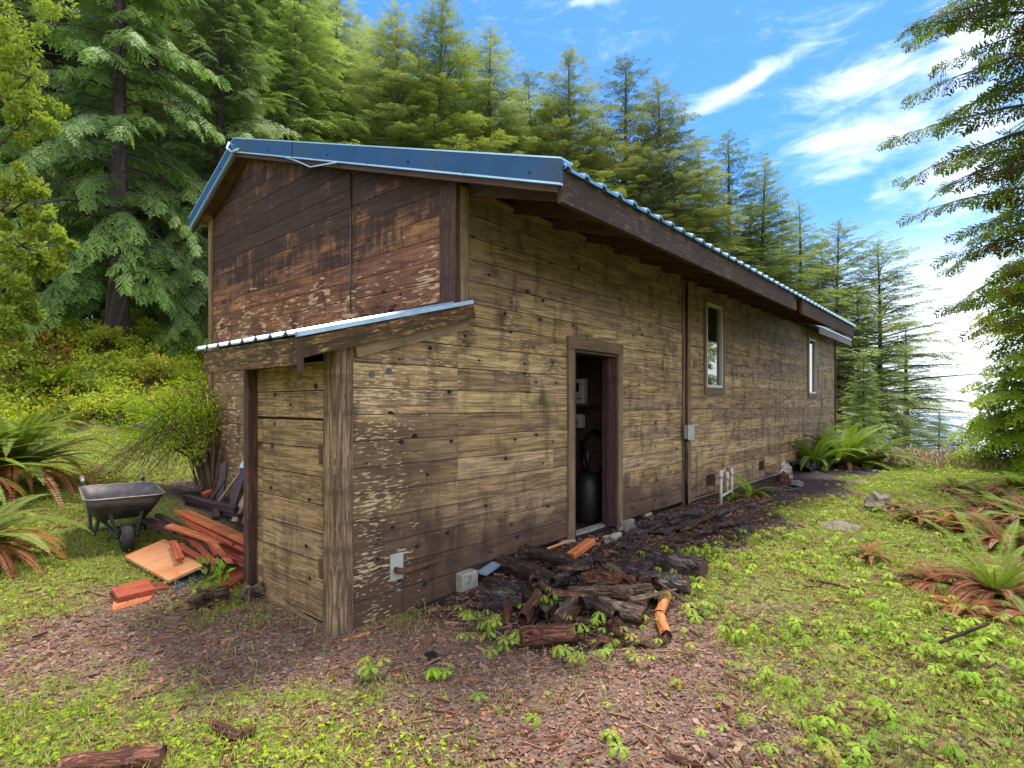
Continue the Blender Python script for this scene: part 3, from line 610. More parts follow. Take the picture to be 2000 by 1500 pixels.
# ================================================================== VEGETATION
def nrm(v): return v/np.maximum(np.linalg.norm(v, axis=-1, keepdims=True), 1e-9)
def frames(d, up):
    """rotation matrices whose columns are x=d, y=side, z=normal"""
    x_ = nrm(d); y_ = nrm(np.cross(up, x_)); z_ = np.cross(x_, y_); return np.stack([x_, y_, z_], -1)
def place(T, Fc, pos, Rm, sc, tv, tt):
    """T template verts (k,3); tv template tint (k,) ; tt (n,3) per-instance tint"""
    n, k = len(pos), len(T)
    sc = np.asarray(sc, float); sc = sc[:, None, None] if sc.ndim == 1 else sc[:, None, :]
    V = np.einsum('nij,nkj->nki', Rm, T[None]*sc)+pos[:, None]
    tint = np.repeat(tt[:, None], k, 1); tint[:, :, 0] = np.clip(tint[:, :, 0]+tv[None], 0, 1)
    F = (Fc[None]+(np.arange(n)*k)[:, None, None]).reshape(-1, Fc.shape[1])
    return V.reshape(-1, 3), F, tint.reshape(-1, 3)
def join(L):
    V, F, T = [], [], []; o = 0
    for v, f, q in L: V.append(v); F.append(f+o); T.append(q); o += len(v)
    return np.concatenate(V), np.concatenate(F), np.concatenate(T)
def spray_T(rng, pairs=6, leaf=.16, wid=.30, ang=48, droop=.25, sub=3):
    """a flat evergreen spray: side twiglets, each with slender leaflets; unit length along x"""
    V, F, tv = [], [], []
    def sliver(p, d, L, w, tvv):
        s_ = np.cross(d, [0, 0, 1]); s_ /= max(np.linalg.norm(s_), 1e-6); o = len(V)
        up_ = np.array([0, 0, rng.uniform(-.3, .3)])*w
        V.extend([p, p+d*L*.5+s_*w+up_, p+d*L, p+d*L*.5-s_*w-up_]); F.append((o, o+1, o+2, o+3)); tv.extend([tvv-.12, tvv, tvv+.12, tvv])
    for k in range(pairs):
        x0 = .08+.86*k/(pairs-1)
        for sgn in (-1, 1):
            L = wid*(1-.62*abs(x0-.3)/.7)*rng.uniform(.75, 1.15); a = rad(ang+rng.uniform(-10, 10))
            d = np.array([math.cos(a), sgn*math.sin(a), rng.uniform(-.15, .1)])
            p = np.array([x0, 0, -droop*x0*x0])
            for q in range(sub):
                f_ = (q+.2)/sub; pp = p+d*L*f_; pp[2] -= droop*.5*f_*L*2
                b_ = rng.uniform(-.5, .5); dd = np.array([math.cos(a*(1+b_*.8)), sgn*math.sin(a*(1+b_*.8)), -.25*f_-.1]); dd /= np.linalg.norm(dd)
                sliver(pp, dd, leaf*rng.uniform(.8, 1.3), leaf*.27, .15*x0+.1*f_)
    sliver(np.array([.9, 0, -droop*.8]), np.array([.95, 0, -.3]), leaf*1.3, leaf*.3, .25)
    return np.array(V), np.array(F), np.array(tv)
def conifer(seed, Ht, R, base=.12, nb=120, droop=.55, rise=.15, step=.30, spr=.75, pairs=6, leaf=.16, wid=.32, gap=.25, ragged=.25, topexp=.85, hang=.4, brm='trunk', sub=3, lowfull=.75, trk=.011, bare=None, rnd=.28):
    """crown (foliage) and trunk meshes of one conifer standing at the origin"""
    rng = np.random.default_rng(seed)
    T, Fc, tv = spray_T(rng, pairs, leaf, wid, 48, .22, sub)
    P, D, U, SC, TT = [], [], [], [], []
    tb = MB(); wobx = rng.uniform(-1, 1, 4)*.012*Ht
    axis = lambda z: np.array([wobx[0]*math.sin(z/Ht*3+wobx[1]), wobx[2]*math.sin(z/Ht*2.5), z])
    tr = Ht*trk+.03
    tb.tube([axis(Ht*k/9)-np.array([0, 0, .6 if k == 0 else 0]) for k in range(10)], [tr*(1.25 if k == 0 else 1)*(1-.97*k/9)+.008 for k in range(10)], 9, rough=.08)
    az = rng.uniform(0, 6.28)
    for k in range(nb):
        f = (k+rng.uniform(0, 1))/nb; f = f**.92; z = Ht*(base+(1-base)*f)
        az += 2.4+rng.uniform(-.5, .5)
        fr = (1-f)
        prof = (fr**topexp)*(lowfull+(1-lowfull)*min(1, f/.25))
        L = R*prof*rng.uniform(1-ragged*1.6, 1+ragged)+.12
        if rng.random() < gap*.35: L *= .45
        dr = droop*(1-f*.8)*rng.uniform(.7, 1.3); ri = rise+.75*f*f*rng.uniform(.7, 1.2)
        h = np.array([math.cos(az), math.sin(az), 0]); a0 = axis(z)
        cur = lambda q: a0+h*L*q+np.array([0, 0, L*(ri*q-dr*q*q)])
        side0 = np.array([-h[1], h[0], 0])
        if L > .5 or (bare and f < bare[1]): tb.tube([cur(q) for q in (0, .35, .7, .97)], [max(.008, .011*L+.004), .009*L+.003, .004*L+.002, .003], 4, caps=False)
        if bare and bare[0] < f < bare[1] and rng.random() < bare[2]: continue
        bt = rng.uniform(-.12, .12)
        q = .16 if L > 1.2 else .08
        st_ = step/max(L, .2)
        while q <= 1.02:
            c0 = cur(min(q, 1)); dd = cur(min(q+.05, 1.06))-cur(min(q, 1)); dd /= np.linalg.norm(dd)
            wdt = (1-.50*q)*min(1, .45+q*1.9)
            for sgn in (-1, 1):
                if rng.random() < gap: continue
                a = rng.uniform(.55, 1.05); d = dd*math.cos(a)+side0*sgn*math.sin(a)+np.array([0, 0, -hang*rng.uniform(.3, 1.1)])
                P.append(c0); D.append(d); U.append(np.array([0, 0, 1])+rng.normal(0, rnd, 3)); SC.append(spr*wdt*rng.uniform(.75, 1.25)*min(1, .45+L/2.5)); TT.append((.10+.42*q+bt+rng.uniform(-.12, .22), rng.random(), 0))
            q += st_*rng.uniform(.7, 1.3)
        P.append(cur(.93)); D.append(dd+np.array([0, 0, -.2])); U.append(np.array([0, 0, 1])+rng.normal(0, .15, 3)); SC.append(spr*.65*min(1, .4+L/2.5)); TT.append((.6+bt+rng.uniform(-.1, .25), rng.random(), 0))
    for k in range(6):                                      # leader
        z = Ht*(.965+.035*k/5); a = rng.uniform(0, 6.28); P.append(axis(z)); D.append(np.array([math.cos(a)*.5, math.sin(a)*.5, .9])); U.append(rng.normal(0, 1, 3)); SC.append(spr*.4); TT.append((.4, .5, 0))
    P, D, U, SC, TT = map(np.array, (P, D, U, SC, TT))
    return place(T, Fc, P, frames(D, U), SC, tv, TT), tb
MESH = {}
def tree_mesh(kind, seed):
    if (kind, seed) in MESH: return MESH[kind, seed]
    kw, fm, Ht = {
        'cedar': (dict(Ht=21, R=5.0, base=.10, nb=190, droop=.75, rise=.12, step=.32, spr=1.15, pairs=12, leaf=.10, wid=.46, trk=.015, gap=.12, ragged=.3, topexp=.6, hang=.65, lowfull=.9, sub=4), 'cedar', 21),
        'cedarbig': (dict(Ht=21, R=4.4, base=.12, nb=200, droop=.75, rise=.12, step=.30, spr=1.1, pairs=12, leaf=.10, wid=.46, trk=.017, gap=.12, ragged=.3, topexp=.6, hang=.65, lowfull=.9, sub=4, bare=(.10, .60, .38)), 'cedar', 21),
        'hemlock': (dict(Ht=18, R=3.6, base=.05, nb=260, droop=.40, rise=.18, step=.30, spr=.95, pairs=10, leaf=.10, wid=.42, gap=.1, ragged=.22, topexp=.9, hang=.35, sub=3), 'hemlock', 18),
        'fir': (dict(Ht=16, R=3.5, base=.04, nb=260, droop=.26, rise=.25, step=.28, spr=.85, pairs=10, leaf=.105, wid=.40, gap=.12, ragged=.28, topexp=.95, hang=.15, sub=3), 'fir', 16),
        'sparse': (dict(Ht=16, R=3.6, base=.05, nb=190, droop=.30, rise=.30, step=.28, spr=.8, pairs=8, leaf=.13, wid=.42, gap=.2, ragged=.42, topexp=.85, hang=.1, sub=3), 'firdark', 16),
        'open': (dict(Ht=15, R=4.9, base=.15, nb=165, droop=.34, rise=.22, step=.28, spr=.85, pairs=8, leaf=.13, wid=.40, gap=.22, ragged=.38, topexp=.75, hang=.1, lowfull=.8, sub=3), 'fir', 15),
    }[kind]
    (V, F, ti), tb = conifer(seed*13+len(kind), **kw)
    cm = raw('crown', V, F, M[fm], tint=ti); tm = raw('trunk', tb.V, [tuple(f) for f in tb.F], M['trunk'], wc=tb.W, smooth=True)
    MESH[kind, seed] = (cm, tm, Ht); return MESH[kind, seed]
def tree(kind, seed, loc, top, label, group, wid=1., mat=None, name='conifer_tree', cat='tree', rz=None):
    cm, tm, Ht = tree_mesh(kind, seed)
    s_ = max(.2, (top-loc[2])/Ht)
    e = empty(name, loc, random.uniform(0, 6.28) if rz is None else rz); e.scale = (s_*wid, s_*wid, s_); tag(e, label, cat, group)
    c = link('crown', cm, e); tt_ = link('trunk', tm, e)
    if mat: c.material_slots[0].link = 'OBJECT'; c.material_slots[0].material = M[mat]
    return e
def topz(py, s): return CAM[2]-(py-HY)/FP*s
def tp(kind, seed, px, s, top, label, group=None, **k):
    return tree(kind, seed, Wg(px, s), topz(top, s), label, group, **k)
G1 = 'dark cedars in the forest on the left'; G2 = 'firs in the row behind the cabin'; G3 = 'hemlocks above the cabin roof'; G4 = 'open firs past the far end of the cabin'
L1 = 'dark drooping cedar in the forest above the bank, merging with its neighbours'
L2 = 'second rank fir behind the cabin, mostly hidden by the trees before it'
for px, s, top, k in ((-60, 17, -330, 1), (110, 20, -400, 2), (330, 21, -260, 1), (440, 18.5, -60, 2), (30, 25, -400, 1), (210, 27, -380, 2), (400, 27, -250, 2), (-170, 21, -300, 2), (520, 25, -120, 1), (300, 33, -250, 1), (120, 34, -250, 2), (470, 34, -200, 1)):
    tp('cedar', k, px, s, top, L1, G1)
tp('cedarbig', 3, 228, 15.6, -420, 'big cedar with thick bare grey trunk and dead snags left of the cabin roof', wid=.95)
HL = {590: 'hemlock filling the picture top left of the roof peak, nearest of five', 655: 'light green hemlock whose top just leaves the picture above the roof', 530: 'hemlock directly above the roof peak, behind the big cedar', 610: 'farther hemlock seen between the two nearest ones above the roof', 700: 'lowest hemlock at the left end of the open sky'}
for px, s, top in ((590, 24, -150), (655, 28, -40), (530, 31, -140), (610, 34, -90), (700, 32, 30)):
    tp('hemlock', 1 if px % 20 else 2, px, s, top, HL[px], G3, wid=1.15)
rowl = [(770, 27, 20, 'hemlock', 1, 'pale tipped hemlock behind the blue roof edge, left of the tallest fir'),
        (868, 27, 2, 'fir', 1, 'tallest fir behind the middle of the roof, its top reaching the picture edge'),
        (960, 29, 62, 'hemlock', 2, 'broad hemlock just right of the tallest fir, behind the blue roof edge'),
        (1030, 31, 150, 'sparse', 1, 'thin dark fir behind the roof between two broader pointed trees'),
        (1112, 29, 108, 'fir', 2, 'sharply pointed dense fir just left of the blue roof corner'),
        (1222, 33, 128, 'sparse', 2, 'bare tufted fir top standing against blue sky beyond the roof corner'),
        (1284, 30, 165, 'fir', 3, 'fir with visible reddish trunk and open top behind the long eave'),
        (1360, 32, 300, 'hemlock', 1, 'low rounded hemlock behind the eave between the open fir and the tufted fir'),
        (1420, 33, 268, 'sparse', 3, 'ragged narrow fir behind the middle of the long eave'),
        (1498, 34, 318, 'fir', 1, 'dark full fir behind the eave step, taller than its right neighbours'),
        (1560, 36, 400, 'hemlock', 2, 'soft light green hemlock behind the eave step'),
        (1640, 38, 438, 'open', 1, 'ragged fir standing behind the far end of the roof'),
        (1712, 39, 478, 'open', 2, 'wide open fir beyond the far cabin corner, bare lower trunk against bright sky'),
        (1672, 34, 560, 'open', 3, 'shorter fir in front of the wide one beyond the far cabin corner')]
for px, s, top, kd, sd_, lab in rowl: tp(kd, sd_, px, s, top, lab, G2, wid=1.5 if kd != 'open' else 1.3)
for px, s, top, kd, sd_ in ((820, 33, 130, 'fir', 3), (905, 34, 110, 'fir', 2), (1000, 36, 180, 'hemlock', 1), (1070, 36, 210, 'fir', 1), (1160, 36, 240, 'hemlock', 2), (1330, 38, 330, 'fir', 2), (1390, 38, 370, 'fir', 3), (1465, 40, 400, 'fir', 2), (1530, 42, 430, 'fir', 3), (1600, 43, 480, 'hemlock', 1), (740, 36, 60, 'fir', 2), (1245, 37, 300, 'fir', 1)):
    tp(kd, sd_, px, s, top, L2, 'second rank of firs behind the cabin', wid=1.7)
tp('hemlock', 1, 1688, 25, 690, 'young light green hemlock close to the far cabin corner, above the big fern', wid=1.3)
for px, s, top, lab in ((1770, 62, 640, 'slender far conifer right of the open firs'), (1752, 55, 792, 'small bluish conifer low in the gap at right of the cabin'), (1835, 66, 808, 'hazy small conifer standing in the middle of the bright gap'), (1880, 58, 828, 'lowest hazy young conifer next to the leafy fir at the right'), (1795, 48, 850, 'short bushy young conifer at the edge of the brown brush')):
    e = tp('fir', 2, px, s, top, lab, 'young conifers in the bright gap at right', mat='farfir', wid=2.1)
# near spruce whose limbs reach in from the right edge
(V, F, ti), tb = conifer(77, Ht=15, R=2.75, base=.20, nb=165, droop=.26, rise=.04, step=.12, spr=.46, pairs=7, leaf=.16, wid=.5, gap=.04, ragged=.22, topexp=.36, rnd=.55, hang=.35, sub=4, lowfull=.55)
b_ = Wg(2120, 9.6); e = empty('spruce_tree', b_, 1.1); tag(e, 'large near spruce at the right edge with ragged limbs reaching across the sky', 'tree')
link('crown', raw('crown', V, F, M['nearfir'], tint=ti), e); link('trunk', raw('trunk', tb.V, [tuple(f) for f in tb.F], M['trunk'], wc=tb.W, smooth=True), e)
(V, F, ti), tb = conifer(78, Ht=5.0, R=1.5, base=.02, nb=110, droop=.4, rise=.2, step=.16, spr=.66, pairs=6, leaf=.19, wid=.46, gap=.08, ragged=.25, topexp=.55, hang=.5, sub=4)
e = empty('fir_tree', Wg(2030, 12.5), .4); tag(e, 'short leafy young fir low at the right edge below the spruce limbs', 'tree')
link('crown', raw('crown', V, F, M['lime'], tint=ti), e); link('trunk', raw('trunk', tb.V, [tuple(f) for f in tb.F], M['trunk'], wc=tb.W, smooth=True), e)

# ---- leaves
LEAF = (np.array([[0, 0, 0], [.45, .30, .06], [1, 0, -.05], [.45, -.30, .06]]), np.array([[0, 1, 2, 3]]), np.array([0, .0, .15, .0]))
def leafcloud(rng, centres, radii, n, size, flat=.3, tbase=.4):
    c = np.asarray(centres, float); r = np.asarray(radii, float); k = rng.integers(0, len(c), n)
    d = nrm(rng.normal(0, 1, (n, 3))); rr = rng.uniform(.25, 1, n)**.6
    pos = c[k]+d*(r[k]*rr[:, None] if r.ndim == 2 else (r[k]*rr)[:, None])
    D = nrm(d*.7+rng.normal(0, .6, (n, 3))+np.array([0, 0, .1])); U = nrm(np.array([0, 0, 1.])+rng.normal(0, flat, (n, 3)))
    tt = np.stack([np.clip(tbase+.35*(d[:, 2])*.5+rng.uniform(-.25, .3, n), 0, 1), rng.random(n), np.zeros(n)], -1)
    return place(LEAF[0], LEAF[1], pos, frames(D, U), size*rng.uniform(.6, 1.3, n), LEAF[2], tt)
# broadleaf tree at the left edge
rng = np.random.default_rng(5)
base = Wg(-330, 8.6); e = empty('broadleaf_tree', base); WB.add(e.name); tag(e, 'yellow green broadleaf tree whose leafy branches enter at the left edge', 'tree')
tb = MB(); tb.tube([base-Vector((0, 0, .3)), base+Vector((.1, 0, 2.5)), base+Vector((.0, .2, 5)), base+Vector((.2, .1, 8.6))], [.22, .17, .12, .04], 9, rough=.1)
cs, rs = [], []
for px, py, s, r in ((20, 60, 8, .55), (60, 150, 8.1, .45), (10, 190, 8, .5), (-60, 120, 8, .7), (50, 235, 8.1, .32), (-40, 270, 8.2, .5), (-90, 0, 8.2, .8), (20, -40, 8, .6), (15, 400, 8, .45), (70, 380, 8.1, .36), (95, 450, 8.1, .30), (40, 480, 8, .40), (-50, 440, 8.2, .6), (20, 560, 8, .42), (60, 510, 8.2, .28), (-60, 560, 8, .6), (10, 640, 8, .36), (45, 600, 8.2, .25), (-60, 660, 8.2, .5), (-120, 330, 8.4, .7)):
    c = W(px, py, s); tb.tube([base+Vector((.05, .1, max(1, c.z-base.z-1.0))), (base+c)/2+Vector((0, 0, (c.z-base.z)*.25)), c], [.05, .03, .012], 5, caps=False)
    for k in range(11): d = Vector(rng.normal(0, 1, 3)).normalized()*r*rng.uniform(.35, 1.2); cs.append(c+d); rs.append(r*rng.uniform(.12, .36)); tb.tube([c, c+d], [.008, .004], 4, caps=False)
V, F, ti = leafcloud(rng, cs, rs, 26000, .062, .8, .42)
o = link('crown', raw('crown', V, F, M['lime'], tint=ti), e); o.matrix_parent_inverse = Matrix.Translation(-e.location)
part(tb, 'trunk', M['trunk'], e, smooth=True)

# ---- ferns
def frond(rng, L, lean, az, pairs=34, wid=.13, curl=1.0):
    """pinnae of one frond: arrays pos, dir, up, scale"""
    h = np.array([math.cos(az), math.sin(az), 0]); s0 = np.array([-h[1], h[0], 0])
    q = np.linspace(.08, 1, pairs); th = lean-curl*1.5*q**1.3           # angle above the horizon
    ds = L/pairs; xx = np.cumsum(np.cos(th))*ds; zz_ = np.cumsum(np.sin(th))*ds
    p = h*xx[:, None]+np.array([0, 0, 1])*zz_[:, None]; d = h*np.cos(th)[:, None]+np.array([0, 0, 1])*np.sin(th)[:, None]
    up = np.cross(d, s0)*-1; up = -np.cross(s0, d)*-1; w = wid*np.sin(np.clip(q*1.02, 0, 1)**.62*math.pi)**.75+.006
    P, D, U, SC = [], [], [], []
    for sg in (-1, 1):
        P.append(p); D.append(s0*sg*.95+d*.38-np.array([0, 0, .12])); U.append(up+rng.normal(0, .12, p.shape)); SC.append(w*rng.uniform(.85, 1.1, len(w)))
    return np.concatenate(P), np.concatenate(D), np.concatenate(U), np.concatenate(SC), p
PINNA = (np.array([[0, 0, 0], [.3, .10, .03], [1, 0, -.08], [.3, -.10, .0]]), np.array([[0, 1, 2, 3]]), np.array([0, .0, .1, .0]))
def fern_mesh(seed, n, L, lean0=1.25, lean1=.35, pairs=34, wid=.12, curl=1.0, azr=(0, 6.283), r=.012):
    pairs = int(pairs*1.25); r *= .95
    rng = np.random.default_rng(seed); A = [[], [], [], [], []]; tb = MB()
    for k in range(n):
        az = azr[0]+(azr[1]-azr[0])*(k+rng.random())/n; LL = L*rng.uniform(.7, 1.12); ln = rng.uniform(lean1, lean0)
        P, D, U, SC, c = frond(rng, LL, ln, az, pairs, wid*LL/L, curl*rng.uniform(.7, 1.25)); t0 = rng.uniform(.15, .75)
        for a, b in zip(A, (P, D, U, SC, np.stack([np.full(len(P), t0), rng.random(len(P)), P[:, 0]*0], -1))): a.append(b)
        tb.tube([(0, 0, 0)]+[tuple(v) for v in c[::6]]+[tuple(c[-1])], .0035, 4, r2=.0012, caps=False)
    P, D, U, SC, TT = [np.concatenate(a) for a in A]
    sc3 = np.stack([SC, np.full(len(SC), L/pairs*6.4*r/.012), SC], -1)
    V, F, ti = place(PINNA[0], PINNA[1], P, frames(D, U), sc3, PINNA[2], TT)
    return raw('fronds', V, F, M['fern'], tint=ti), raw('stems', tb.V, [tuple(f) for f in tb.F], M['twigred'], wc=tb.W)
FM = {}
def fern(loc, label, seed=1, n=26, L=.95, dead=.0, scale=1., fine=0, group='sword ferns', rz=None, lean0=1.25, lean1=.3, name='sword_fern', curl=1., dl=.1, deadlean=.75):
    e = empty(name, loc, random.uniform(0, 6.28) if rz is None else rz); e.scale = (scale,)*3; tag(e, label, 'fern', group)
    k = (seed, n, L, lean0, lean1, curl, fine); fk = dict(pairs=44, wid=.075, r=.0085) if fine else {}
    if n:
        if k not in FM: FM[k] = fern_mesh(seed, n, L, lean0, lean1, curl=curl, **fk)
        link('fronds', FM[k][0], e); link('stems', FM[k][1], e)
    if dead:
        k2 = ('d', seed, int(n*dead) or int(dead), L, deadlean)
        if k2 not in FM:
            a, b = fern_mesh(seed+50, k2[2], L*.9, deadlean, .15, curl=1.15, wid=.07, r=.009); a.materials[0] = M['deadfern']; FM[k2] = (a, b)
        link('dead_fronds', FM[k2][0], e)
    return e
fern(Wg(25, 7.4)+Vector((0, 0, .25)), 'huge arching fern at the left edge above the smaller brown one', 1, 44, 1.35, .9, 1.3, lean0=1.35, lean1=.4, curl=.8)
fern(Wg(-95, 6.4)+Vector((0, 0, .3)), 'bright green fern cut off by the left edge in front of the huge arching one', 2, 34, 1.25, .6, 1.0, lean0=1.35, lean1=.4, curl=.8)
fern(Wg(-55, 4.9)+Vector((0, 0, .15)), 'half brown fern at the left edge nearest the camera', 3, 24, 1.0, 1.6, 1., curl=1.1)
fern(Wg(60, 10.5), 'fern behind the huge arching one at the foot of the bank', 2, 34, 1.25, .6, .9)
fern(Wg(1650, 13.2), 'big dark green fern leaning on the far cabin corner', 1, 44, 1.35, .7, 1.35, lean0=1.35, lean1=.4, curl=.8)
fern(Wg(1590, 12.6), 'tall fern with upright fronds against the cabin wall, left of the big one', 4, 22, 1.3, 0, 1.1, lean0=1.5, lean1=.9)
fern(Wg(1705, 13.4), 'arching fern right of the big one at the far cabin corner', 2, 34, 1.25, .6, 1.1)
fern(Wg(1465, 8.9), 'little drooping fern beside the white pipes', 5, 9, .55, 1., .9, curl=.9)
fern(Wg(1432, 8.55), 'tiny fern growing between the white pipes', 6, 7, .4, 0, .8)
fern(Wg(1945, 4.25), 'large fern with green upright fronds over red dead ones at the right edge', 7, 17, .85, 2.6, .9, fine=1, lean0=1.35, lean1=.6, curl=.75, deadlean=1.0)
fern(Wg(1835, 4.5), 'heap of red brown dead fronds left of the large fern at right', 8, 4, .6, 12, .85, fine=1, lean0=1.1, lean1=.6, deadlean=1.0)
fern(Wg(1885, 3.9), 'low heap of dead brown fronds in front of the large fern at right', 10, 3, .5, 16, .85, fine=1, lean0=1., lean1=.5, deadlean=.9)
fern(Wg(2090, 5.6), 'green fern behind the large one at the right edge', 2, 34, 1.25, .6, .75)
for px, s, sc_, lab in ((1745, 7.6, .7, 'small brown bracken clump on the right lawn, farthest left'), (1800, 6.9, .8, 'brown bracken clump between the leaning slab and the large fern'), (1880, 6.3, .9, 'brown bracken clump just behind the large fern at right'), (1960, 5.6, 1.0, 'tall brown bracken behind the large fern, near the edge'), (2010, 6.6, 1.1, 'tall brown bracken at the right edge behind the nearer one'), (1925, 7.3, 1.0, 'brown bracken on the right below the reddish fern clumps'), (1700, 5.2, .5, 'little dead frond tuft in the green plants left of the large fern')):
    fern(Wg(px, s), lab, 9, 8, .75, 4.5, sc_, group='brown bracken on the right', deadlean=1.25)
fern(Wg(2015, 3.8), 'tangle of dead red brown fronds cut off by the right edge', 10, 3, .5, 16, .95, fine=1, lean0=1., lean1=.5, deadlean=.9)
for k, (px, s) in enumerate(((1870, 9.2), (1930, 8.5), (1990, 9.5), (1960, 7.4))):
    fern(Wg(px, s), ('reddish fern clump on the slope, farthest left of four', 'reddish fern clump second from the left on the right hand slope', 'reddish fern clump at the right edge farthest up the slope', 'reddish fern clump lowest on the right hand slope')[k], 9, 12, .75, 3.2, .95, deadlean=1.1)
for k, (px, py) in enumerate(((25, 690), (75, 668), (130, 700), (45, 730), (185, 690), (110, 742), (10, 640))):
    s = (14.5, 16, 15, 13.4, 15.6, 13.2, 16.4)[k]
    fern(Wg(px, s), ('pale fern on the bank at the left edge', 'fern on the crest of the bank under the broadleaf branches', 'fern in the middle of the bank above the huge arching fern', 'low fern on the bank just behind the huge arching fern', 'fern on the bank left of the red brown bracken', 'fern near the foot of the bank above the wheelbarrow', 'topmost fern on the bank at the left edge')[k], 2, 34, 1.25, .6, 1.0, group='ferns on the bank')

# ---- bank undergrowth: one mass nobody could count, plus shrubs one can tell apart
rng = np.random.default_rng(11)
n = 1500; bx = rng.uniform(-8, 13, n); by = 11.2+rng.uniform(0, 7.0, n)*1.0
keep = (by > 11.6+.5*np.sin(bx*1.3)) & ~((bx > .3) & (by < 6)); bx, by = bx[keep], by[keep]
rr = rng.uniform(.14, .50, len(bx)); cen = np.stack([bx, by, H(bx, by)+rr*.55], -1)
V, F, ti = leafcloud(rng, cen, np.stack([rr, rr, rr*.9], -1), 130000, .085, .6, .68)
red = (np.sin(V[:, 0]*1.1+1.)*np.cos(V[:, 1]*1.7)+.5*np.sin(V[:, 0]*3.1)) > .22
ti[:, 1] = np.where(red & (ti[:, 1] > .35), .99, ti[:, 1]*.9)
o = link('bank_undergrowth', raw('bank_undergrowth', V, F, M['leafy'], tint=ti)); tag(o, 'tangled yellow green undergrowth with red brown patches covering the bank', 'undergrowth', kind='stuff')
def bush(loc, r, hgt, n, size, label, mat='leafy', seed=0, tb_=.45, name='shrub', group=None, nst=12):
    rng = np.random.default_rng(seed); e = empty(name, loc); tag(e, label, 'shrub', group); tb = MB(); cs, rs = [], []
    for k in range(nst):
        a = rng.uniform(0, 6.28); q = rng.uniform(.15, 1); c = Vector((math.cos(a)*r*q, math.sin(a)*r*q, hgt*rng.uniform(.35, 1)*(1-.35*q)))
        tb.tube([(0, 0, -.05), (c.x*.35, c.y*.35, c.z*.6), c], [.016, .011, .005], 5, caps=False); cs.append(c); rs.append(r*rng.uniform(.22, .42))
    V, F, ti = leafcloud(rng, cs, rs, n, size, .6, tb_)
    link('foliage', raw('foliage', V, F, M[mat], tint=ti), e); link('stems', raw('stems', tb.V, [tuple(f) for f in tb.F], M['twigs'], wc=tb.W), e); return e
bl = ['bright lime shrub on the bank directly below the big cedar trunk', 'round yellow shrub on the bank nearest the cabin corner', 'small green shrub on the bank right of the ferns', 'low shrub at the foot of the bank left of the leaning twiggy bush', 'reddish shrub in the middle of the bank', 'leafy shrub on the bank crest between two darker ones', 'dark shrub at the foot of the bank behind the wheelbarrow']
for k, (px, s, r, h_) in enumerate(((255, 16.6, .75, 1.1), (385, 17.5, .8, .9), (210, 15.3, .55, .7), (265, 13.2, .5, .55), (300, 14.7, .6, .8), (330, 17.8, .7, .9), (180, 12.8, .6, .55))):
    bush(Wg(px, s), r, h_, 2600, .075, bl[k], 'lime' if k in (0, 3) else 'leafy', 30+k, .5, group='shrubs on the bank')
# the twiggy arching bush at the cabin corner
rng = np.random.default_rng(21); bp = Wg(408, 8.0); e = empty('arching_bush', bp); tag(e, 'twiggy arching bush with yellow green leaves above and bare hanging stems at the cabin corner', 'bush')
tb = MB(); cs, rs = [], []
for k in range(110):
    a = rng.uniform(1.4, 4.6); out = rng.uniform(.15, 1.25); top = rng.uniform(.8, 1.75)*(1-.25*out/1.25); bx_, by_ = math.cos(a)*out, math.sin(a)*out*.75
    lean = Vector((-.35, .25, 0))
    p1 = Vector((bx_*.25, by_*.25, top*.65)); p2 = Vector((bx_*.55, by_*.55, top))+lean*.2; bare = rng.random() < .62
    end = Vector((bx_*1.15, by_*1.15, top*(.25 if bare else .8)))+lean*(.9 if bare else .2)
    tb.tube([(rng.normal(0, .05), rng.normal(0, .05), -.05), p1, p2, (p2+end)/2+Vector((0, 0, .04)), end], [.010, .008, .006, .004, .002], 4, caps=False)
    for q in range(3):
        s0 = p2.lerp(end, rng.uniform(.1, .9)); tb.tube([s0, s0+Vector((bx_*.2+rng.normal(0, .08), by_*.2+rng.normal(0, .08), rng.uniform(-.3, .12)))], [.003, .0015], 3, caps=False)
    if not bare:
        for q in (.0, .3, .6): cs.append(p2.lerp(end, q)+Vector(rng.normal(0, .07, 3))); rs.append(rng.uniform(.10, .22))
V, F, ti = leafcloud(rng, cs, np.array(rs)*1.25, 8000, .036, .7, .62)
link('foliage', raw('foliage', V, F, M['lime'], tint=ti), e); link('stems', raw('stems', tb.V, [tuple(f) for f in tb.F], M['twigs'], wc=tb.W), e)
# small climbing sprig in front of the gable wall
bush(Vector((GX-.18, 4.7, h1(GX-.18, 4.7))), .30, 1.75, 500, .045, 'thin leafy sprig climbing the gable wall right of the arching bush', 'leafy', 61, .4, nst=9)

# ---- ground cover
def vis(n, smin, smax, pw, lo=-60, hi=2060, seed=1):
    rng = np.random.default_rng(seed); px = rng.uniform(lo, hi, n); s = (smin**pw+(smax**pw-smin**pw)*rng.random(n))**(1/pw)
    q = (px-1000)/FP; X = CAM[0]+s*(Fx+q*Rx); Y = CAM[1]+s*(Fy+q*Ry)
    ok = ~((X > -.12) & (X < XE+.1) & (Y > -.06) & (Y < GY)) & ~((X > GX-.1) & (Y > -.06) & (Y < GY+.1) & (X < XE))
    ok &= ~((X > -.2) & (Y > -.05) & (Y < 1.4) & (X < 1.2))
    return X[ok], Y[ok], rng
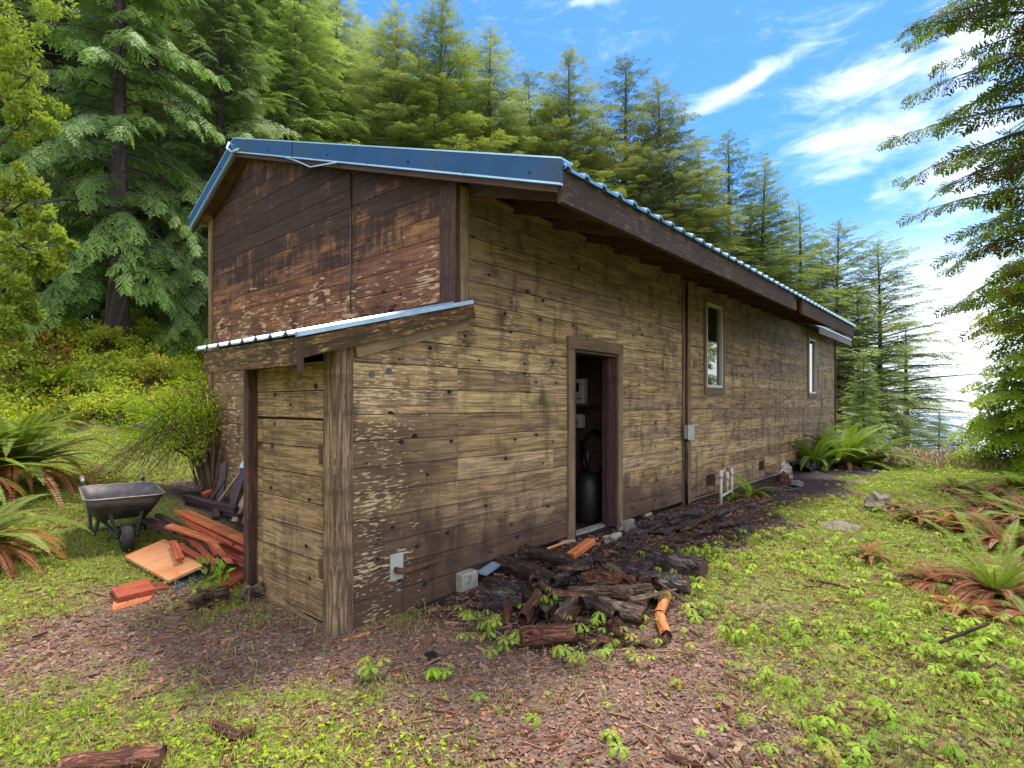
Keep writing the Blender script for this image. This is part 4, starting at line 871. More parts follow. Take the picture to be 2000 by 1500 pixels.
# grass blades (curved, three faces each)
BL = (np.array([[0, -.5, 0], [0, .5, 0], [.28, .42, .5], [.28, -.42, .5], [.95, 0, .82]]), None)
def blades(n, smin, smax, pw, hgt, wid, name, mat, dens, seed, lab, cat, flat=False, tb_=.45):
    X, Y, rng = vis(n, smin, smax, pw, seed=seed); ok = rng.random(len(X)) < dens(X, Y); X, Y = X[ok], Y[ok]
    n = len(X); az = rng.uniform(0, 6.28, n); D = np.stack([np.cos(az), np.sin(az), np.zeros(n)], -1); s = np.hypot(X-CAM[0], Y-CAM[1])
    U = np.tile([0, 0, 1.], (n, 1))+rng.normal(0, .18, (n, 3)); h = hgt*rng.uniform(.45, 1.35, n); w = wid*rng.uniform(.7, 1.3, n)*np.maximum(1, s/5.5)
    lenx = h*rng.uniform(.2, 1.0, n)*(3 if flat else 1)
    T = BL[0]; Rm = frames(D, U); sc = np.stack([lenx, w, h*(.12 if flat else 1)], -1)
    V = np.einsum('nij,nkj->nki', Rm, T[None]*sc[:, None])+np.stack([X, Y, H(X, Y)-.004], -1)[:, None]
    k = np.arange(n)[:, None]*5; F4 = k+np.array([[0, 1, 2, 3]]); F3 = k+np.array([[3, 2, 4]])
    tv = np.array([-.25, -.25, 0, 0, .15]); t0 = np.clip(tb_+.3*wob(X, Y, 1.6, 4.)+rng.uniform(-.25, .25, n), 0, 1)
    ti = np.stack([np.clip(t0[:, None]+tv, 0, 1), np.repeat(rng.random(n)[:, None], 5, 1), np.zeros((n, 5))], -1).reshape(-1, 3)
    o = link(name, raw(name, V.reshape(-1, 3), [F4, F3], M[mat], tint=ti)); tag(o, lab, cat, kind='stuff'); return o
gd = lambda X, Y: np.clip((greenmask(X, Y)-.12)*1.15, 0, 1)*(1-.97*sm(11.2, 12.2, Y))
blades(250000, 1.6, 13, 1.15, .058, .0044, 'short_grass', 'grass', gd, 3, 'short yellow green grass growing over the clearing', 'grass')
blades(75000, 1.6, 8, 1.2, .105, .0045, 'tall_grass', 'grass', lambda X, Y: np.clip(wob(X, Y, 3.1, 2.)*1.3+wob(X, Y, 9., 1.)*.5-.1, 0, 1)*gd(X, Y)+.02*(1-wetshademask(X, Y)), 4, 'longer grass tufts scattered through the short grass', 'grass')
blades(70000, 1.6, 12, 1.1, .045, .0035, 'dry_straw', 'straw', lambda X, Y: np.clip(.42+.75*wob(X, Y, .9, 5.), .08, 1)*(1-.8*wetshademask(X, Y))*(1-.9*sm(1, 3, Y)), 5, 'dry straw and dead stalks lying in the grass', 'straw', flat=True)
blades(60000, 12, 34, 1.5, .34, .006, 'dry_brush', 'brush', lambda X, Y: sm(12.5, 14, X)*(Y < 1)*(1-sm(22, 30, X)), 6, 'pinkish brown dry brush on the slope beyond the clearing', 'brush')
# broad low leaves (clover, sorrel)
X, Y, rng = vis(120000, 1.6, 12.5, 1.15, seed=8); d_ = np.clip(wob(X, Y, 1.7, 3.)*.7+.45, 0, 1)*gd(X, Y); ok = rng.random(len(X)) < d_*.62; X, Y = X[ok], Y[ok]; n = len(X)
az = rng.uniform(0, 6.28, n); s = np.hypot(X-CAM[0], Y-CAM[1])
V, F, ti = place(LEAF[0], LEAF[1], np.stack([X, Y, H(X, Y)+rng.uniform(.005, .055, n)], -1), frames(np.stack([np.cos(az), np.sin(az), rng.uniform(-.3, .3, n)], -1), np.array([0, 0, 1.])+rng.normal(0, .35, (n, 3))), .026*rng.uniform(.6, 1.5, n)*np.maximum(1, s/7), LEAF[2], np.stack([np.clip(.4+.3*wob(X, Y, 1.1)+rng.uniform(-.3, .3, n), 0, 1), rng.random(n), np.zeros(n)], -1))
tag(link('low_leaves', raw('low_leaves', V, F, M['lime'], tint=ti)), 'small bright leaves of low ground cover across the clearing', 'ground cover', kind='stuff')
# three-leaved plants, thick on the right
def three_leaf_T(rng, drop=.55):
    V, F, tv = [], [], []
    for k in range(5):
        a0 = k*1.257+rng.uniform(-.2, .2)
        pts = []
        for r_, sp, z_ in ((.0, 0, 0), (.48, .36, .0), (.86, .36, -.24*drop*2), (1.0, .16, -.46*drop*2)):
            pts.append((r_, sp, z_))
        o = len(V)
        V.append((0, 0, 1)); tv.append(-.1)
        for r_, sp, z_ in pts[1:]:
            for a in (-sp, 0, sp): V.append((r_*math.cos(a0+a), r_*math.sin(a0+a), 1+z_-.10*abs(a)*drop)); tv.append(.12 if a == 0 else -.03)
        F += [(o, o+1, o+2), (o, o+2, o+3)]
        F3 = F
        for b in (1, 4): F += [(o+b, o+b+3, o+b+4), (o+b, o+b+4, o+b+1), (o+b+1, o+b+4, o+b+5), (o+b+1, o+b+5, o+b+2)]
    o = len(V)
    for a in (0, 2.1, 4.2): V += [(.04*math.cos(a), .04*math.sin(a), -.5), (.03*math.cos(a), .03*math.sin(a), 1)]; tv += [-.2, -.2]
    for k in range(3): a, b = o+2*k, o+2*((k+1) % 3); F += [(a, b, b+1), (a, b+1, a+1)]
    return np.array(V), np.array(F), np.array(tv)
def three(X, Y, rng, R0=.045, h0=.09, name='x', zoff=None):
    L = []; n = len(X); grp = rng.integers(0, 4, n); z = H(X, Y) if zoff is None else H(X, Y)+zoff
    for g_ in range(4):
        T, F, tv = three_leaf_T(np.random.default_rng(100+g_), (.35, .6, .9, .55)[g_]); k = grp == g_; m_ = k.sum()
        if not m_: continue
        az = rng.uniform(0, 6.28, m_); U = np.array([0, 0, 1.])+rng.normal(0, .16, (m_, 3)); D = np.stack([np.cos(az), np.sin(az), np.zeros(m_)], -1)
        x_ = nrm(D-U*np.sum(D*U, -1, keepdims=True)/np.sum(U*U, -1, keepdims=True)); z_ = nrm(U); Rm = np.stack([x_, np.cross(z_, x_), z_], -1)
        r_ = R0*rng.uniform(.35, 1.45, m_); h = h0*rng.uniform(.5, 1.4, m_)
        T2 = T.copy()
        sc = np.stack([r_, r_, h], -1); 
        # keep the leaf drop proportional to its radius, not to the stem
        V = T2[None]*np.stack([r_, r_, r_], -1)[:, None]; V[:, :, 2] = (T2[None, :, 2]-1)*r_[:, None]+h[:, None]; low = T2[:, 2] < 0; V[:, low, 2] = -.03
        V = np.einsum('nij,nkj->nki', Rm, V)+np.stack([X[k], Y[k], z[k]], -1)[:, None]
        tt = np.stack([rng.uniform(.0, 1., m_), rng.random(m_), np.zeros(m_)], -1); ti = np.repeat(tt[:, None], len(T), 1); ti[:, :, 0] = np.clip(ti[:, :, 0]+tv, 0, 1)
        L.append((V.reshape(-1, 3), (F[None]+(np.arange(m_)*len(T))[:, None, None]).reshape(-1, 3), ti.reshape(-1, 3)))
    return join(L)
X, Y, rng = vis(13000, 1.9, 13, 1.2, 900, 2060, seed=14); dd = np.clip(.35+.6*wob(X, Y, 1.5, .5), .05, 1)*np.clip(greenmask(X, Y)*1.3, 0, 1)*sm(-.6, .8, X-.2*0)*sm(-.3, -1.4, Y)
ok = rng.random(len(X)) < dd*.8; X, Y = X[ok], Y[ok]; V, F, ti = three(X, Y, rng, .037, .08)
tag(link('three_leaf_groundcover', raw('three_leaf_groundcover', V, F, M['vanilla'], tint=ti)), 'bright green three leaved woodland plants spread over the ground at right', 'ground cover', kind='stuff')
tl = [((960, 1250), 26, .20, 'big bright clump of three leaved plants at the left foot of the firewood heap'), ((1065, 1190), 9, .12, 'few three leaved plants standing between the black stump and the rotten logs'), ((1150, 1250), 12, .14, 'three leaved clump in front of the reddish log'), ((1230, 1285), 10, .13, 'three leaved clump below the split wood near the orange branch'), ((1130, 1310), 8, .12, 'sparse three leaved clump lowest below the firewood heap'), ((1345, 1205), 14, .17, 'three leaved clump right of the peeled orange branch'), ((1385, 1090), 10, .15, 'three leaved clump touching the end of the wet log'), ((865, 1325), 4, .06, 'lone three leaved sprout on the bark litter left of the shard'), ((735, 1330), 6, .08, 'small sprout on the bark litter in the bottom middle'), ((1840, 1290), 9, .17, 'three leaved clump below the large fern at the right')]
for k, ((px, py), n, r, lab) in enumerate(tl):
    c = at(px, py); rng = np.random.default_rng(200+k); X, Y = c.x+rng.normal(0, r*.6, n), c.y+rng.normal(0, r*.6, n)
    V, F, ti = three(X, Y, rng, .046, .10); V = V-np.array(c)
    k5 = np.arange(n); a5 = np.stack([X-c.x, Y-c.y, H(X, Y)-c.z-.012], -1); V5 = np.concatenate([np.concatenate([a5[:1]*0, a5]), np.concatenate([a5[:1]*0, a5])+np.array([0, .006, .004])]); F5 = np.stack([k5*0, k5+1, k5+n+2], -1); V, F, ti = join([(V, F, ti), (V5, F5, np.full((len(V5), 3), .3))])
    o = link('woodland_plant', raw('woodland_plant', V, F, M['vanilla'], tint=ti), None, c); tag(o, lab, 'plant', 'clumps of three leaved plants')
# broad leaved weed by the boards
for px, py, lab in ((405, 1135, 'broad leaved weed in front of the red boards, left of two'), (432, 1150, 'broad leaved weed next to the shed corner, right of two')):
    c = at(px, py); rng = np.random.default_rng(px); n = 20; az = rng.uniform(0, 6.28, n); el = rng.uniform(.1, 1.2, n)
    D = np.stack([np.cos(az)*np.cos(el), np.sin(az)*np.cos(el), np.sin(el)], -1); P = D*rng.uniform(.02, .12, n)[:, None]+np.stack([np.zeros(n), np.zeros(n), rng.uniform(.0, .14, n)], -1)
    V, F, ti = place(LEAF[0]*np.array([1, .8, 1]), LEAF[1], P, frames(D, np.array([0, 0, 1.])+rng.normal(0, .3, (n, 3))), .10*rng.uniform(.6, 1.1, n), LEAF[2], np.stack([rng.uniform(.3, .8, n), rng.random(n)*.8, np.zeros(n)], -1))
    tag(link('leafy_weed', raw('leafy_weed', V, F, M['vanilla'], tint=ti), None, c), lab, 'plant', 'broad leaved weeds')
# bark chips and needles
def chips(n, smin, smax, size, name, mat, dens, seed, lab, asp=(.35, .9), lift=.006, lo=-60, hi=2060):
    X, Y, rng = vis(n, smin, smax, 1.2, lo, hi, seed=seed); ok = rng.random(len(X)) < dens(X, Y); X, Y = X[ok], Y[ok]; n = len(X); az = rng.uniform(0, 6.28, n)
    T = np.array([[-.5, -.5, 0], [.5, -.35, .0], [.42, .5, 0], [-.45, .4, 0], [-.46, -.46, -.25], [.46, -.3, -.25], [.4, .46, -.25], [-.4, .36, -.25]]); F = np.array([[0, 1, 2, 3], [0, 4, 5, 1], [1, 5, 6, 2], [2, 6, 7, 3], [3, 7, 4, 0]])
    s_ = size*rng.uniform(.35, 1.5, n)**1.4; sc = np.stack([s_, s_*rng.uniform(*asp, n), s_*rng.uniform(.3, .9, n)], -1)
    V, F, ti = place(T, F, np.stack([X, Y, H(X, Y)+lift*rng.uniform(.3, 1.6, n)], -1), frames(np.stack([np.cos(az), np.sin(az), rng.uniform(-.35, .35, n)], -1), np.array([0, 0, 1.])+rng.normal(0, .33, (n, 3))), sc, np.zeros(8), np.stack([rng.random(n), rng.random(n), np.zeros(n)], -1))
    tag(link(name, raw(name, V, F, M[mat], tint=ti)), lab, 'litter', kind='stuff')
chips(110000, 1.5, 11, .017, 'bark_litter', 'litter', lambda X, Y: np.clip(.22+.95*barkmask(X, Y)+.55*wetshademask(X, Y), 0, 1)*(1-sm(4, 6, Y)), 31, 'reddish brown bark chips littering the ground round the cabin corner')
chips(1500, 1.5, 9, .045, 'bark_flakes', 'litter', lambda X, Y: np.clip(.1+.5*barkmask(X, Y)+.8*wetshademask(X, Y), 0, 1)*(1-sm(2, 4, Y)), 32, 'larger flakes of bark lying on the dirt', (.3, .6), .012)
chips(26000, 1.5, 9, .075, 'fallen_twigs', 'needle', lambda X, Y: .45+.3*wob(X, Y, 1.1), 33, 'thin brown twigs and needles strewn over the ground', (.035, .07), .012)
# ================================================================== OBJECTS
def thing(mb, name, mat, label, cat, group=None, origin=None, **k):
    c = origin if origin is not None else Vector(np.mean(np.array(mb.V), 0)); mb.V = [(v[0]-c[0], v[1]-c[1], v[2]-c[2]) for v in mb.V]
    return tag(mb.build(name, M[mat], None, c, **k), label, cat, group)
def plank(p, q, w, h, mat, label, group, name='board', cat='board', up=(0, 0, 1), jag=.0, taper=1.):
    mb = MB(); mb.beam(p, q, w, h, up, taper=taper, jag=jag); return thing(mb, name, mat, label, cat, group, bevel=.003)
# ---- wheelbarrow
wp = at(247, 1076); wl = at(150, 1052); 
wb_ = empty('wheelbarrow', wp, 0); tag(wb_, 'old dark steel wheelbarrow with green frame standing on the lawn beside the red boards', 'wheelbarrow')
hd = math.radians(-18); wb_.rotation_euler = (0, 0, math.atan2(Ry*math.cos(rad(50))-Fy*math.sin(rad(50)), Rx*math.cos(rad(50))-Fx*math.sin(rad(50))))
wb_.scale = (1, 1, .8)
def wpart(mb, name, mat, parent=None, **k): return mb.build(name, M[mat], parent or wb_, **k)
mb = MB()     # tray: flared, rounded corners, a front lip
def ring(x0, x1, hw, z0, z1, rc=.10, off=0.):
    pts = []
    for cx, cy, a0 in ((x1-rc, hw-rc, 0), (x0+rc, hw-rc, 90), (x0+rc, -hw+rc, 180), (x1-rc, -hw+rc, 270)):
        for k in range(5):
            a = rad(a0+k*22.5); px_ = cx+(rc-off)*math.cos(a); py_ = cy+(rc-off)*math.sin(a); f_ = (px_-x0)/(x1-x0); pts.append((px_, py_, z0+(z1-z0)*f_))
    return pts
R_ = [ring(-.97, .02, .33, .69, .66), ring(-.92, -.10, .285, .54, .52, .09), ring(-.86, -.26, .22, .36, .35, .08), ring(-.80, -.34, .15, .34, .33, .07)]
Ri = [ring(-.97, .02, .33, .69, .66, .10, .008), ring(-.92, -.10, .285, .545, .525, .09, .008), ring(-.86, -.26, .22, .372, .362, .08, .008), ring(-.80, -.34, .15, .352, .342, .07, .008)]
n = 20; V = [v for r in R_ for v in r]+[v for r in Ri for v in r]; F = []
for k in range(3): F += [(k*n+j, (k+1)*n+j, (k+1)*n+(j+1) % n, k*n+(j+1) % n) for j in range(n)]+[((k+4)*n+j, (k+4)*n+(j+1) % n, (k+5)*n+(j+1) % n, (k+5)*n+j) for j in range(n)]
F += [(j, (j+1) % n, 4*n+(j+1) % n, 4*n+j) for j in range(n)]+[tuple(3*n+j for j in range(n)), tuple(7*n+j for j in range(n-1, -1, -1))]
mb.add(V, F); tray = wpart(mb, 'tray', 'steel', smooth=True)
mb = MB(); rg = ring(-.975, .025, .335, .692, .662, .10); mb.tube(rg+[rg[0], rg[1]], .009, 6, caps=False); wpart(mb, 'rim', 'steelrim', tray, smooth=True)
for sy in (-1, 1):
    mb = MB(); mb.tube([(.06, sy*.075, .19), (-.30, sy*.15, .31), (-.85, sy*.25, .35), (-1.10, sy*.27, .58), (-1.42, sy*.29, .74)], .017, 8); hh = wpart(mb, 'handle', 'greenpaint', smooth=True)
    mb = MB(); mb.tube([(-1.33, sy*.284, .70), (-1.46, sy*.292, .76)], .022, 8); wpart(mb, 'grip', 'steelrim', hh, smooth=True)
    mb = MB(); mb.tube([(-.52, sy*.19, .32), (-.60, sy*.24, .02), (-.80, sy*.24, .0), (-.86, sy*.245, .34)], .016, 8); wpart(mb, 'leg', 'greenpaint', smooth=True)
    mb = MB(); mb.beam((-.02, sy*.13, .47), (.0, sy*.065, .17), .03, .012, (1, 0, 0)); wpart(mb, 'brace', 'greenpaint')
mb = MB(); mb.tube([(-.70, -.25, .14), (-.70, .25, .14)], .012, 6); mb.tube([(-.70, .0, .14), (-.1, .06, .20)], .010, 6); wpart(mb, 'crossbar', 'greenpaint', smooth=True)
wh = empty('wheel', (.02, 0, .165)); wh.parent = wb_
mb = MB(); mb.lathe([(.10, -.048), (.135, -.052), (.160, -.034), (.168, 0), (.160, .034), (.135, .052), (.10, .048), (.10, -.048)], (0, 0, 0), 26, 1); wpart(mb, 'tyre', 'rubber', wh, smooth=True)
mb = MB(); mb.lathe([(.102, -.03), (.07, -.02), (.03, -.05), (0, -.05)], (0, 0, 0), 20, 1); mb.lathe([(0, .05), (.03, .05), (.07, .02), (.102, .03)], (0, 0, 0), 20, 1); wpart(mb, 'rim', 'steelrim', wh, smooth=True)
mb = MB(); mb.tube([(0, -.09, 0), (0, .09, 0)], .012, 8); wpart(mb, 'axle', 'rust', wh, smooth=True)

# ---- heap of red boards
GB = 'red and orange boards heaped by the gable wall'
def pp(a, b, w, h, mat, label, **k): return plank(at(*a), at(*b), w, h, mat, label, GB, **k)
c0, c1, c2, c3 = at(243, 1086, .05), at(322, 1052, .10), at(396, 1104, .12), at(330, 1134, .05)
mb = MB(); V = [c0, c1, c2, c3]; V = [tuple(v) for v in V]+[(v[0], v[1], v[2]-.022) for v in V]
mb.add(V, [(0, 3, 2, 1), (4, 5, 6, 7), (0, 1, 5, 4), (1, 2, 6, 5), (2, 3, 7, 6), (3, 0, 4, 7)], [(v[0], v[1], 4.) for v in V]); thing(mb, 'plywood_panel', 'ply', 'large tan plywood panel stained orange, lying flat in front of the board heap', 'panel')
d0, d1, d2, d3 = at(330, 1140, .0), at(398, 1108, .05), at(405, 1122, .02), at(345, 1155, .0)
mb = MB(); V = [tuple(v) for v in (d0, d1, d2, d3)]+[(v[0], v[1], v[2]-.03) for v in (d0, d1, d2, d3)]
mb.add(V, [(0, 3, 2, 1), (4, 5, 6, 7), (0, 1, 5, 4), (1, 2, 6, 5), (2, 3, 7, 6), (3, 0, 4, 7)]); thing(mb, 'painted_offcut', 'blue', 'blue painted strip of metal peeping out under the plywood panel', 'offcut')
def slab4(P_, th, mat, name, label, cat, group=None):
    mb = MB(); V = [tuple(v) for v in P_]+[(v[0], v[1], v[2]-th) for v in P_]
    mb.add(V, [(0, 3, 2, 1), (4, 5, 6, 7), (0, 1, 5, 4), (1, 2, 6, 5), (2, 3, 7, 6), (3, 0, 4, 7)], [(v[0], v[1], 2.7*len(label)) for v in V]); return thing(mb, name, mat, label, cat, group)
slab4((at(217, 1148, .05), at(288, 1128, .06), at(302, 1150, .06), at(230, 1168, .05)), .035, 'redwood', 'board', 'short thick red board lying apart in the grass in front of the heap', 'board', GB)
slab4((at(280, 1140, .01), at(322, 1136, .02), at(330, 1148, .02), at(296, 1152, .01)), .02, 'redwood', 'board', 'thin red offcut in the grass at the right end of the short thick board', 'board', GB)
slab4((at(222, 1172, .01), at(300, 1160, .02), at(292, 1172, .015), at(218, 1194, .01)), .02, 'orangewood', 'board', 'orange board half sunk in the grass below the short thick red one', 'board', GB)
slab4((at(424, 1128, .04), at(486, 1098, .10), at(494, 1116, .08), at(440, 1150, .02)), .05, 'redwood', 'board', 'wide red board lying flat next to the shed corner behind the weeds', 'board', GB)
pp((338, 1058, .16), (352, 1092, .15), .065, .028, 'redwood', 'short dull red offcut lying across the plywood panel')
pp((355, 1062, .15), (372, 1080, .13), .03, .02, 'redwood', 'small red splinter on the plywood panel right of the offcut')
L_ = [((352, 997, .34), (496, 1062, .30), .12, .03, 'orangewood', 'upper long orange board with bent end at the top of the heap'),
      ((363, 1008, .30), (500, 1078, .24), .15, .03, 'redwood', 'wide dark red board under the upper long orange one'),
      ((330, 1027, .24), (432, 1060, .22), .08, .035, 'orangewood', 'long orange board sloping out of the heap towards the wheelbarrow'),
      ((366, 1020, .28), (470, 1066, .24), .07, .03, 'redwood', 'bright red board in the middle of the heap above the splinters'),
      ((288, 1016, .22), (345, 1040, .20), .10, .035, 'darkwood', 'dark board pointing out of the heap behind the wheelbarrow'),
      ((308, 1006, .24), (350, 1028, .22), .06, .04, 'darkwood', 'thin dark board above the one pointing at the wheelbarrow'),
      ((344, 1064, .16), (404, 1096, .14), .07, .02, 'redwood', 'red board edge along the upper right side of the plywood panel'),
      ((372, 1052, .18), (420, 1100, .16), .05, .02, 'redwood', 'red lath right of the plywood panel pointing at the weeds'),
      ((402, 1044, .24), (450, 1100, .18), .05, .02, 'orangewood', 'orange splintered lath crossing the middle of the heap'),
      ((406, 1040, .25), (444, 1058, .24), .025, .02, 'peeled', 'thin pale orange stick lying on top of the splintered laths'),
      ((418, 1072, .18), (478, 1104, .16), .05, .02, 'redwood', 'red lath with broken tip near the shed corner'),
      ((430, 1052, .22), (496, 1080, .20), .10, .03, 'redwood', 'shaded red board running under the shed post'),
      ((440, 1072, .16), (498, 1098, .14), .10, .03, 'redwood', 'lowest shaded red board running under the shed post'),
      ((410, 1060, .20), (424, 1084, .18), .05, .03, 'redwood', 'short splinter standing out of the middle of the heap'),
      ((386, 1036, .20), (416, 1068, .17), .035, .02, 'orangewood', 'orange splinter left of the pale stick')]
for a, b, w_, h_, mt, lab in L_: pp(a, b, w_, h_, mt, lab, jag=.03)
for (a, ha), (b, hb), w_, h_, mt, lab in ((((424, 925), 0), ((436, 1000), 0), .10, .03, 'darkwood', 'dark board leaning upright on the gable wall, leftmost of the leaning ones'),):
    pass
def lean(px1, py1, s1, px2, py2, s2, w_, h_, mt, lab, up=(-1, -.3, .2)): plank(W(px1, py1, s1), W(px2, py2, s2), w_, h_, mt, lab, 'boards leaning on the gable wall by the heap', up=up)
lean(428, 1000, 6.75, 438, 903, 7.15, .12, .03, 'darkwood', 'dark board leaning upright on the gable wall, leftmost of the leaning boards')
lean(448, 1010, 6.1, 481, 906, 6.55, .11, .035, 'darkwood', 'dark leaning board with a pale sawn top end in the middle of the leaning boards')
lean(420, 990, 6.2, 478, 912, 6.55, .03, .03, 'greywood', 'thin grey stick leaning against the dark board with the pale top')
lean(405, 985, 6.5, 440, 935, 6.8, .05, .02, 'darkwood', 'narrow dark stick leaning low, furthest left of the leaning boards')
lean(458, 1020, 5.75, 497, 935, 6.0, .08, .035, 'greywood', 'weathered tan board leaning towards the shed post')
lean(480, 1022, 5.7, 500, 955, 5.9, .10, .03, 'redwood', 'reddish board leaning half hidden behind the shed post')
lean(470, 1000, 6.2, 492, 912, 6.5, .09, .03, 'redwood', 'dull red board leaning just behind the pale topped one')
mb = MB(); mb.beam(W(476, 915, 6.5), W(482, 903, 6.53), .115, .04, (-1, -.3, .2)); thing(mb, 'metal_bracket', 'whitemetal', 'pale metal bracket on top of the dark leaning board', 'bracket')
pp((362, 972, .36), (462, 996, .38), .06, .07, 'darkwood', 'dark square beam lying across the top of the heap')
pp((365, 982, .30), (470, 1008, .32), .05, .05, 'darkwood', 'second dark beam just below the top one')
pp((398, 967, .33), (412, 960, .36), .09, .05, 'redwood', 'short red block behind the dark square beam')
pp((422, 1012, .30), (424, 985, .34), .07, .05, 'darkwood', 'short dark block standing between the two dark beams')

rng_ = random.Random(12)
for k in range(16):
    px, py = rng_.uniform(345, 475), rng_.uniform(1030, 1092); a_ = rng_.uniform(.25, .75); L = rng_.uniform(30, 75); h_ = .10+.22*(px-345)/130*rng_.uniform(.5, 1)
    plank(at(px, py, h_), at(min(px+L*math.cos(a_), 498), py+L*math.sin(a_)*.75, max(.05, h_-.05)), rng_.uniform(.02, .06), rng_.uniform(.012, .03), rng_.choice(['redwood', 'redwood', 'orangewood', 'darkwood']), 'splintered red lath jumbled in the middle of the board heap', 'splintered laths in the board heap', name='lath', cat='lath', jag=.04, taper=rng_.uniform(.4, 1))
# ---- wood, stumps and bark
def log(p, q, r, mat, label, group='logs of the firewood heap', r2=None, bend=0., n=22, rough=.13, name='log', end='cutend', seed=0, cat='log', m=11):
    p, q = Vector(p), Vector(q); mid = (p+q)/2+Vector((0, 0, bend)); pts = []
    rng = random.Random(seed+len(label))
    for k in range(m):
        f_ = k/(m-1); a = p.lerp(mid, min(1, f_*2)) if f_ < .5 else mid.lerp(q, f_*2-1); a = p*(1-f_)**2+mid*2*f_*(1-f_)+q*f_**2
        pts.append(a+Vector((rng.uniform(-1, 1), rng.uniform(-1, 1), rng.uniform(-1, 1)))*r*.05)
    o_ = p.copy(); mb = MB(); mb.tube([v-o_ for v in pts], r, n, r2=r2 or r*.93, caps=False, rough=rough, seed=len(label)); o = mb.build(name, M[mat], None, o_, smooth=False); tag(o, label, cat, group)
    if end:
        for a, b, rr in ((pts[0], pts[1], r), (pts[-1], pts[-2], r2 or r*.93)):
            mb = MB(); d = (b-a).normalized(); mb.tube([a-o_+d*.004, a-o_+d*.02], rr*.96, n, rough=.04); mb.build('cut_face', M[end], o)
    return o
def lg(a, b, r, mat, label, **k): return log(at(*a), at(*b), r, mat, label, **k)
lg((935, 1170, .09), (1020, 1166, .085), .085, 'wet', 'thick black wet stump log at the left end of the firewood heap', r2=.075)
lg((950, 1140, .15), (1012, 1160, .13), .06, 'wet', 'black limb fused onto the thick stump log at left', r2=.045, bend=.05, end=None)
lg((1036, 1150, .06), (1108, 1130, .06), .052, 'bark', 'brown round log lying right of the black stump log')
lg((978, 1098, .10), (1078, 1132, .09), .065, 'wet', 'long black log lying behind the black stump log', bend=.03)
lg((1022, 1076, .10), (1108, 1094, .09), .06, 'wet', 'black log against the wall left of the doorway')
lg((1005, 1092, .06), (1060, 1078, .07), .05, 'wet', 'short black log tucked under the siding left of the doorway')
lg((1100, 1118, .07), (1150, 1096, .08), .05, 'wet', 'dark log in front of the door step')
plank(at(1114, 1086, .09), at(1155, 1056, .13), .085, .055, 'orangewood', 'bright orange brown split billet leaning in front of the doorway', 'logs of the firewood heap', name='split_log', cat='log', jag=.015)
log(at(1186, 1136, .07), at(1262, 1045, .20), .033, 'bark', 'long dark brown limb sticking up across the heap in front of the doorway', r2=.016, seed=2)
lg((1268, 1090, .085), (1376, 1112, .085), .088, 'wet', 'big wet black log at the right end of the heap, farther of two')
lg((1252, 1130, .07), (1345, 1142, .075), .074, 'wet', 'wet black log with visible sawn end, nearer of two at the right')
lg((1185, 1110, .08), (1262, 1120, .08), .06, 'wet', 'dark log in the middle of the heap behind the weathered ones')
lg((1140, 1130, .08), (1240, 1140, .10), .05, 'redbark', 'dark reddish rotten log arching behind the weathered grey ones', bend=.06, rough=.25)
lg((1262, 1118, .12), (1350, 1186, .03), .014, 'driftgrey', 'straight thin grey brown pole sloping down over the orange branch', r2=.011, end=None, cat='pole', name='pole')
lg((1112, 1158, .10), (1236, 1158, .11), .042, 'driftgrey', 'weathered grey brown limb on top of the near part of the heap', bend=.03, rough=.3)
lg((1195, 1152, .14), (1272, 1148, .12), .034, 'driftgrey', 'short pale split limb resting on the weathered grey brown one', rough=.3)
lg((1172, 1184, .065), (1256, 1204, .06), .062, 'driftgrey', 'cracked grey log with a dark knot in the middle of the near heap', rough=.3)
lg((1090, 1212, .05), (1130, 1160, .09), .045, 'driftgrey', 'split cracked log standing at a slant on the left of the near heap', rough=.3)
lg((1108, 1216, .03), (1136, 1176, .06), .038, 'redbark', 'second split log beside the slanting cracked one', rough=.3)
lg((1018, 1244, .06), (1124, 1238, .06), .066, 'redbark', 'cracked reddish log lying lowest at the front of the heap', rough=.22)
lg((1128, 1216, .04), (1160, 1222, .04), .04, 'bark', 'short brown round between the reddish log and the cracked grey log')
lg((1196, 1218, .06), (1222, 1250, .03), .045, 'redbark', 'crumbling red rotten chunk behind the flat bark slabs', rough=.45)
lg((1302, 1162, .06), (1288, 1200, .05), .036, 'peeled', 'upper half of the peeled bright orange branch', r2=.035, end=None, name='branch', cat='branch')
lg((1288, 1203, .05), (1302, 1242, .04), .035, 'peeled', 'lower half of the peeled bright orange branch with a black end', r2=.038, end='black', name='branch', cat='branch')
plank(at(1234, 1172, .14), at(1322, 1150, .12), .09, .012, 'driftgrey', 'pale pointed wood shingle lying across the near heap', 'logs of the firewood heap', name='wood_shard', cat='wood shard', taper=.3)
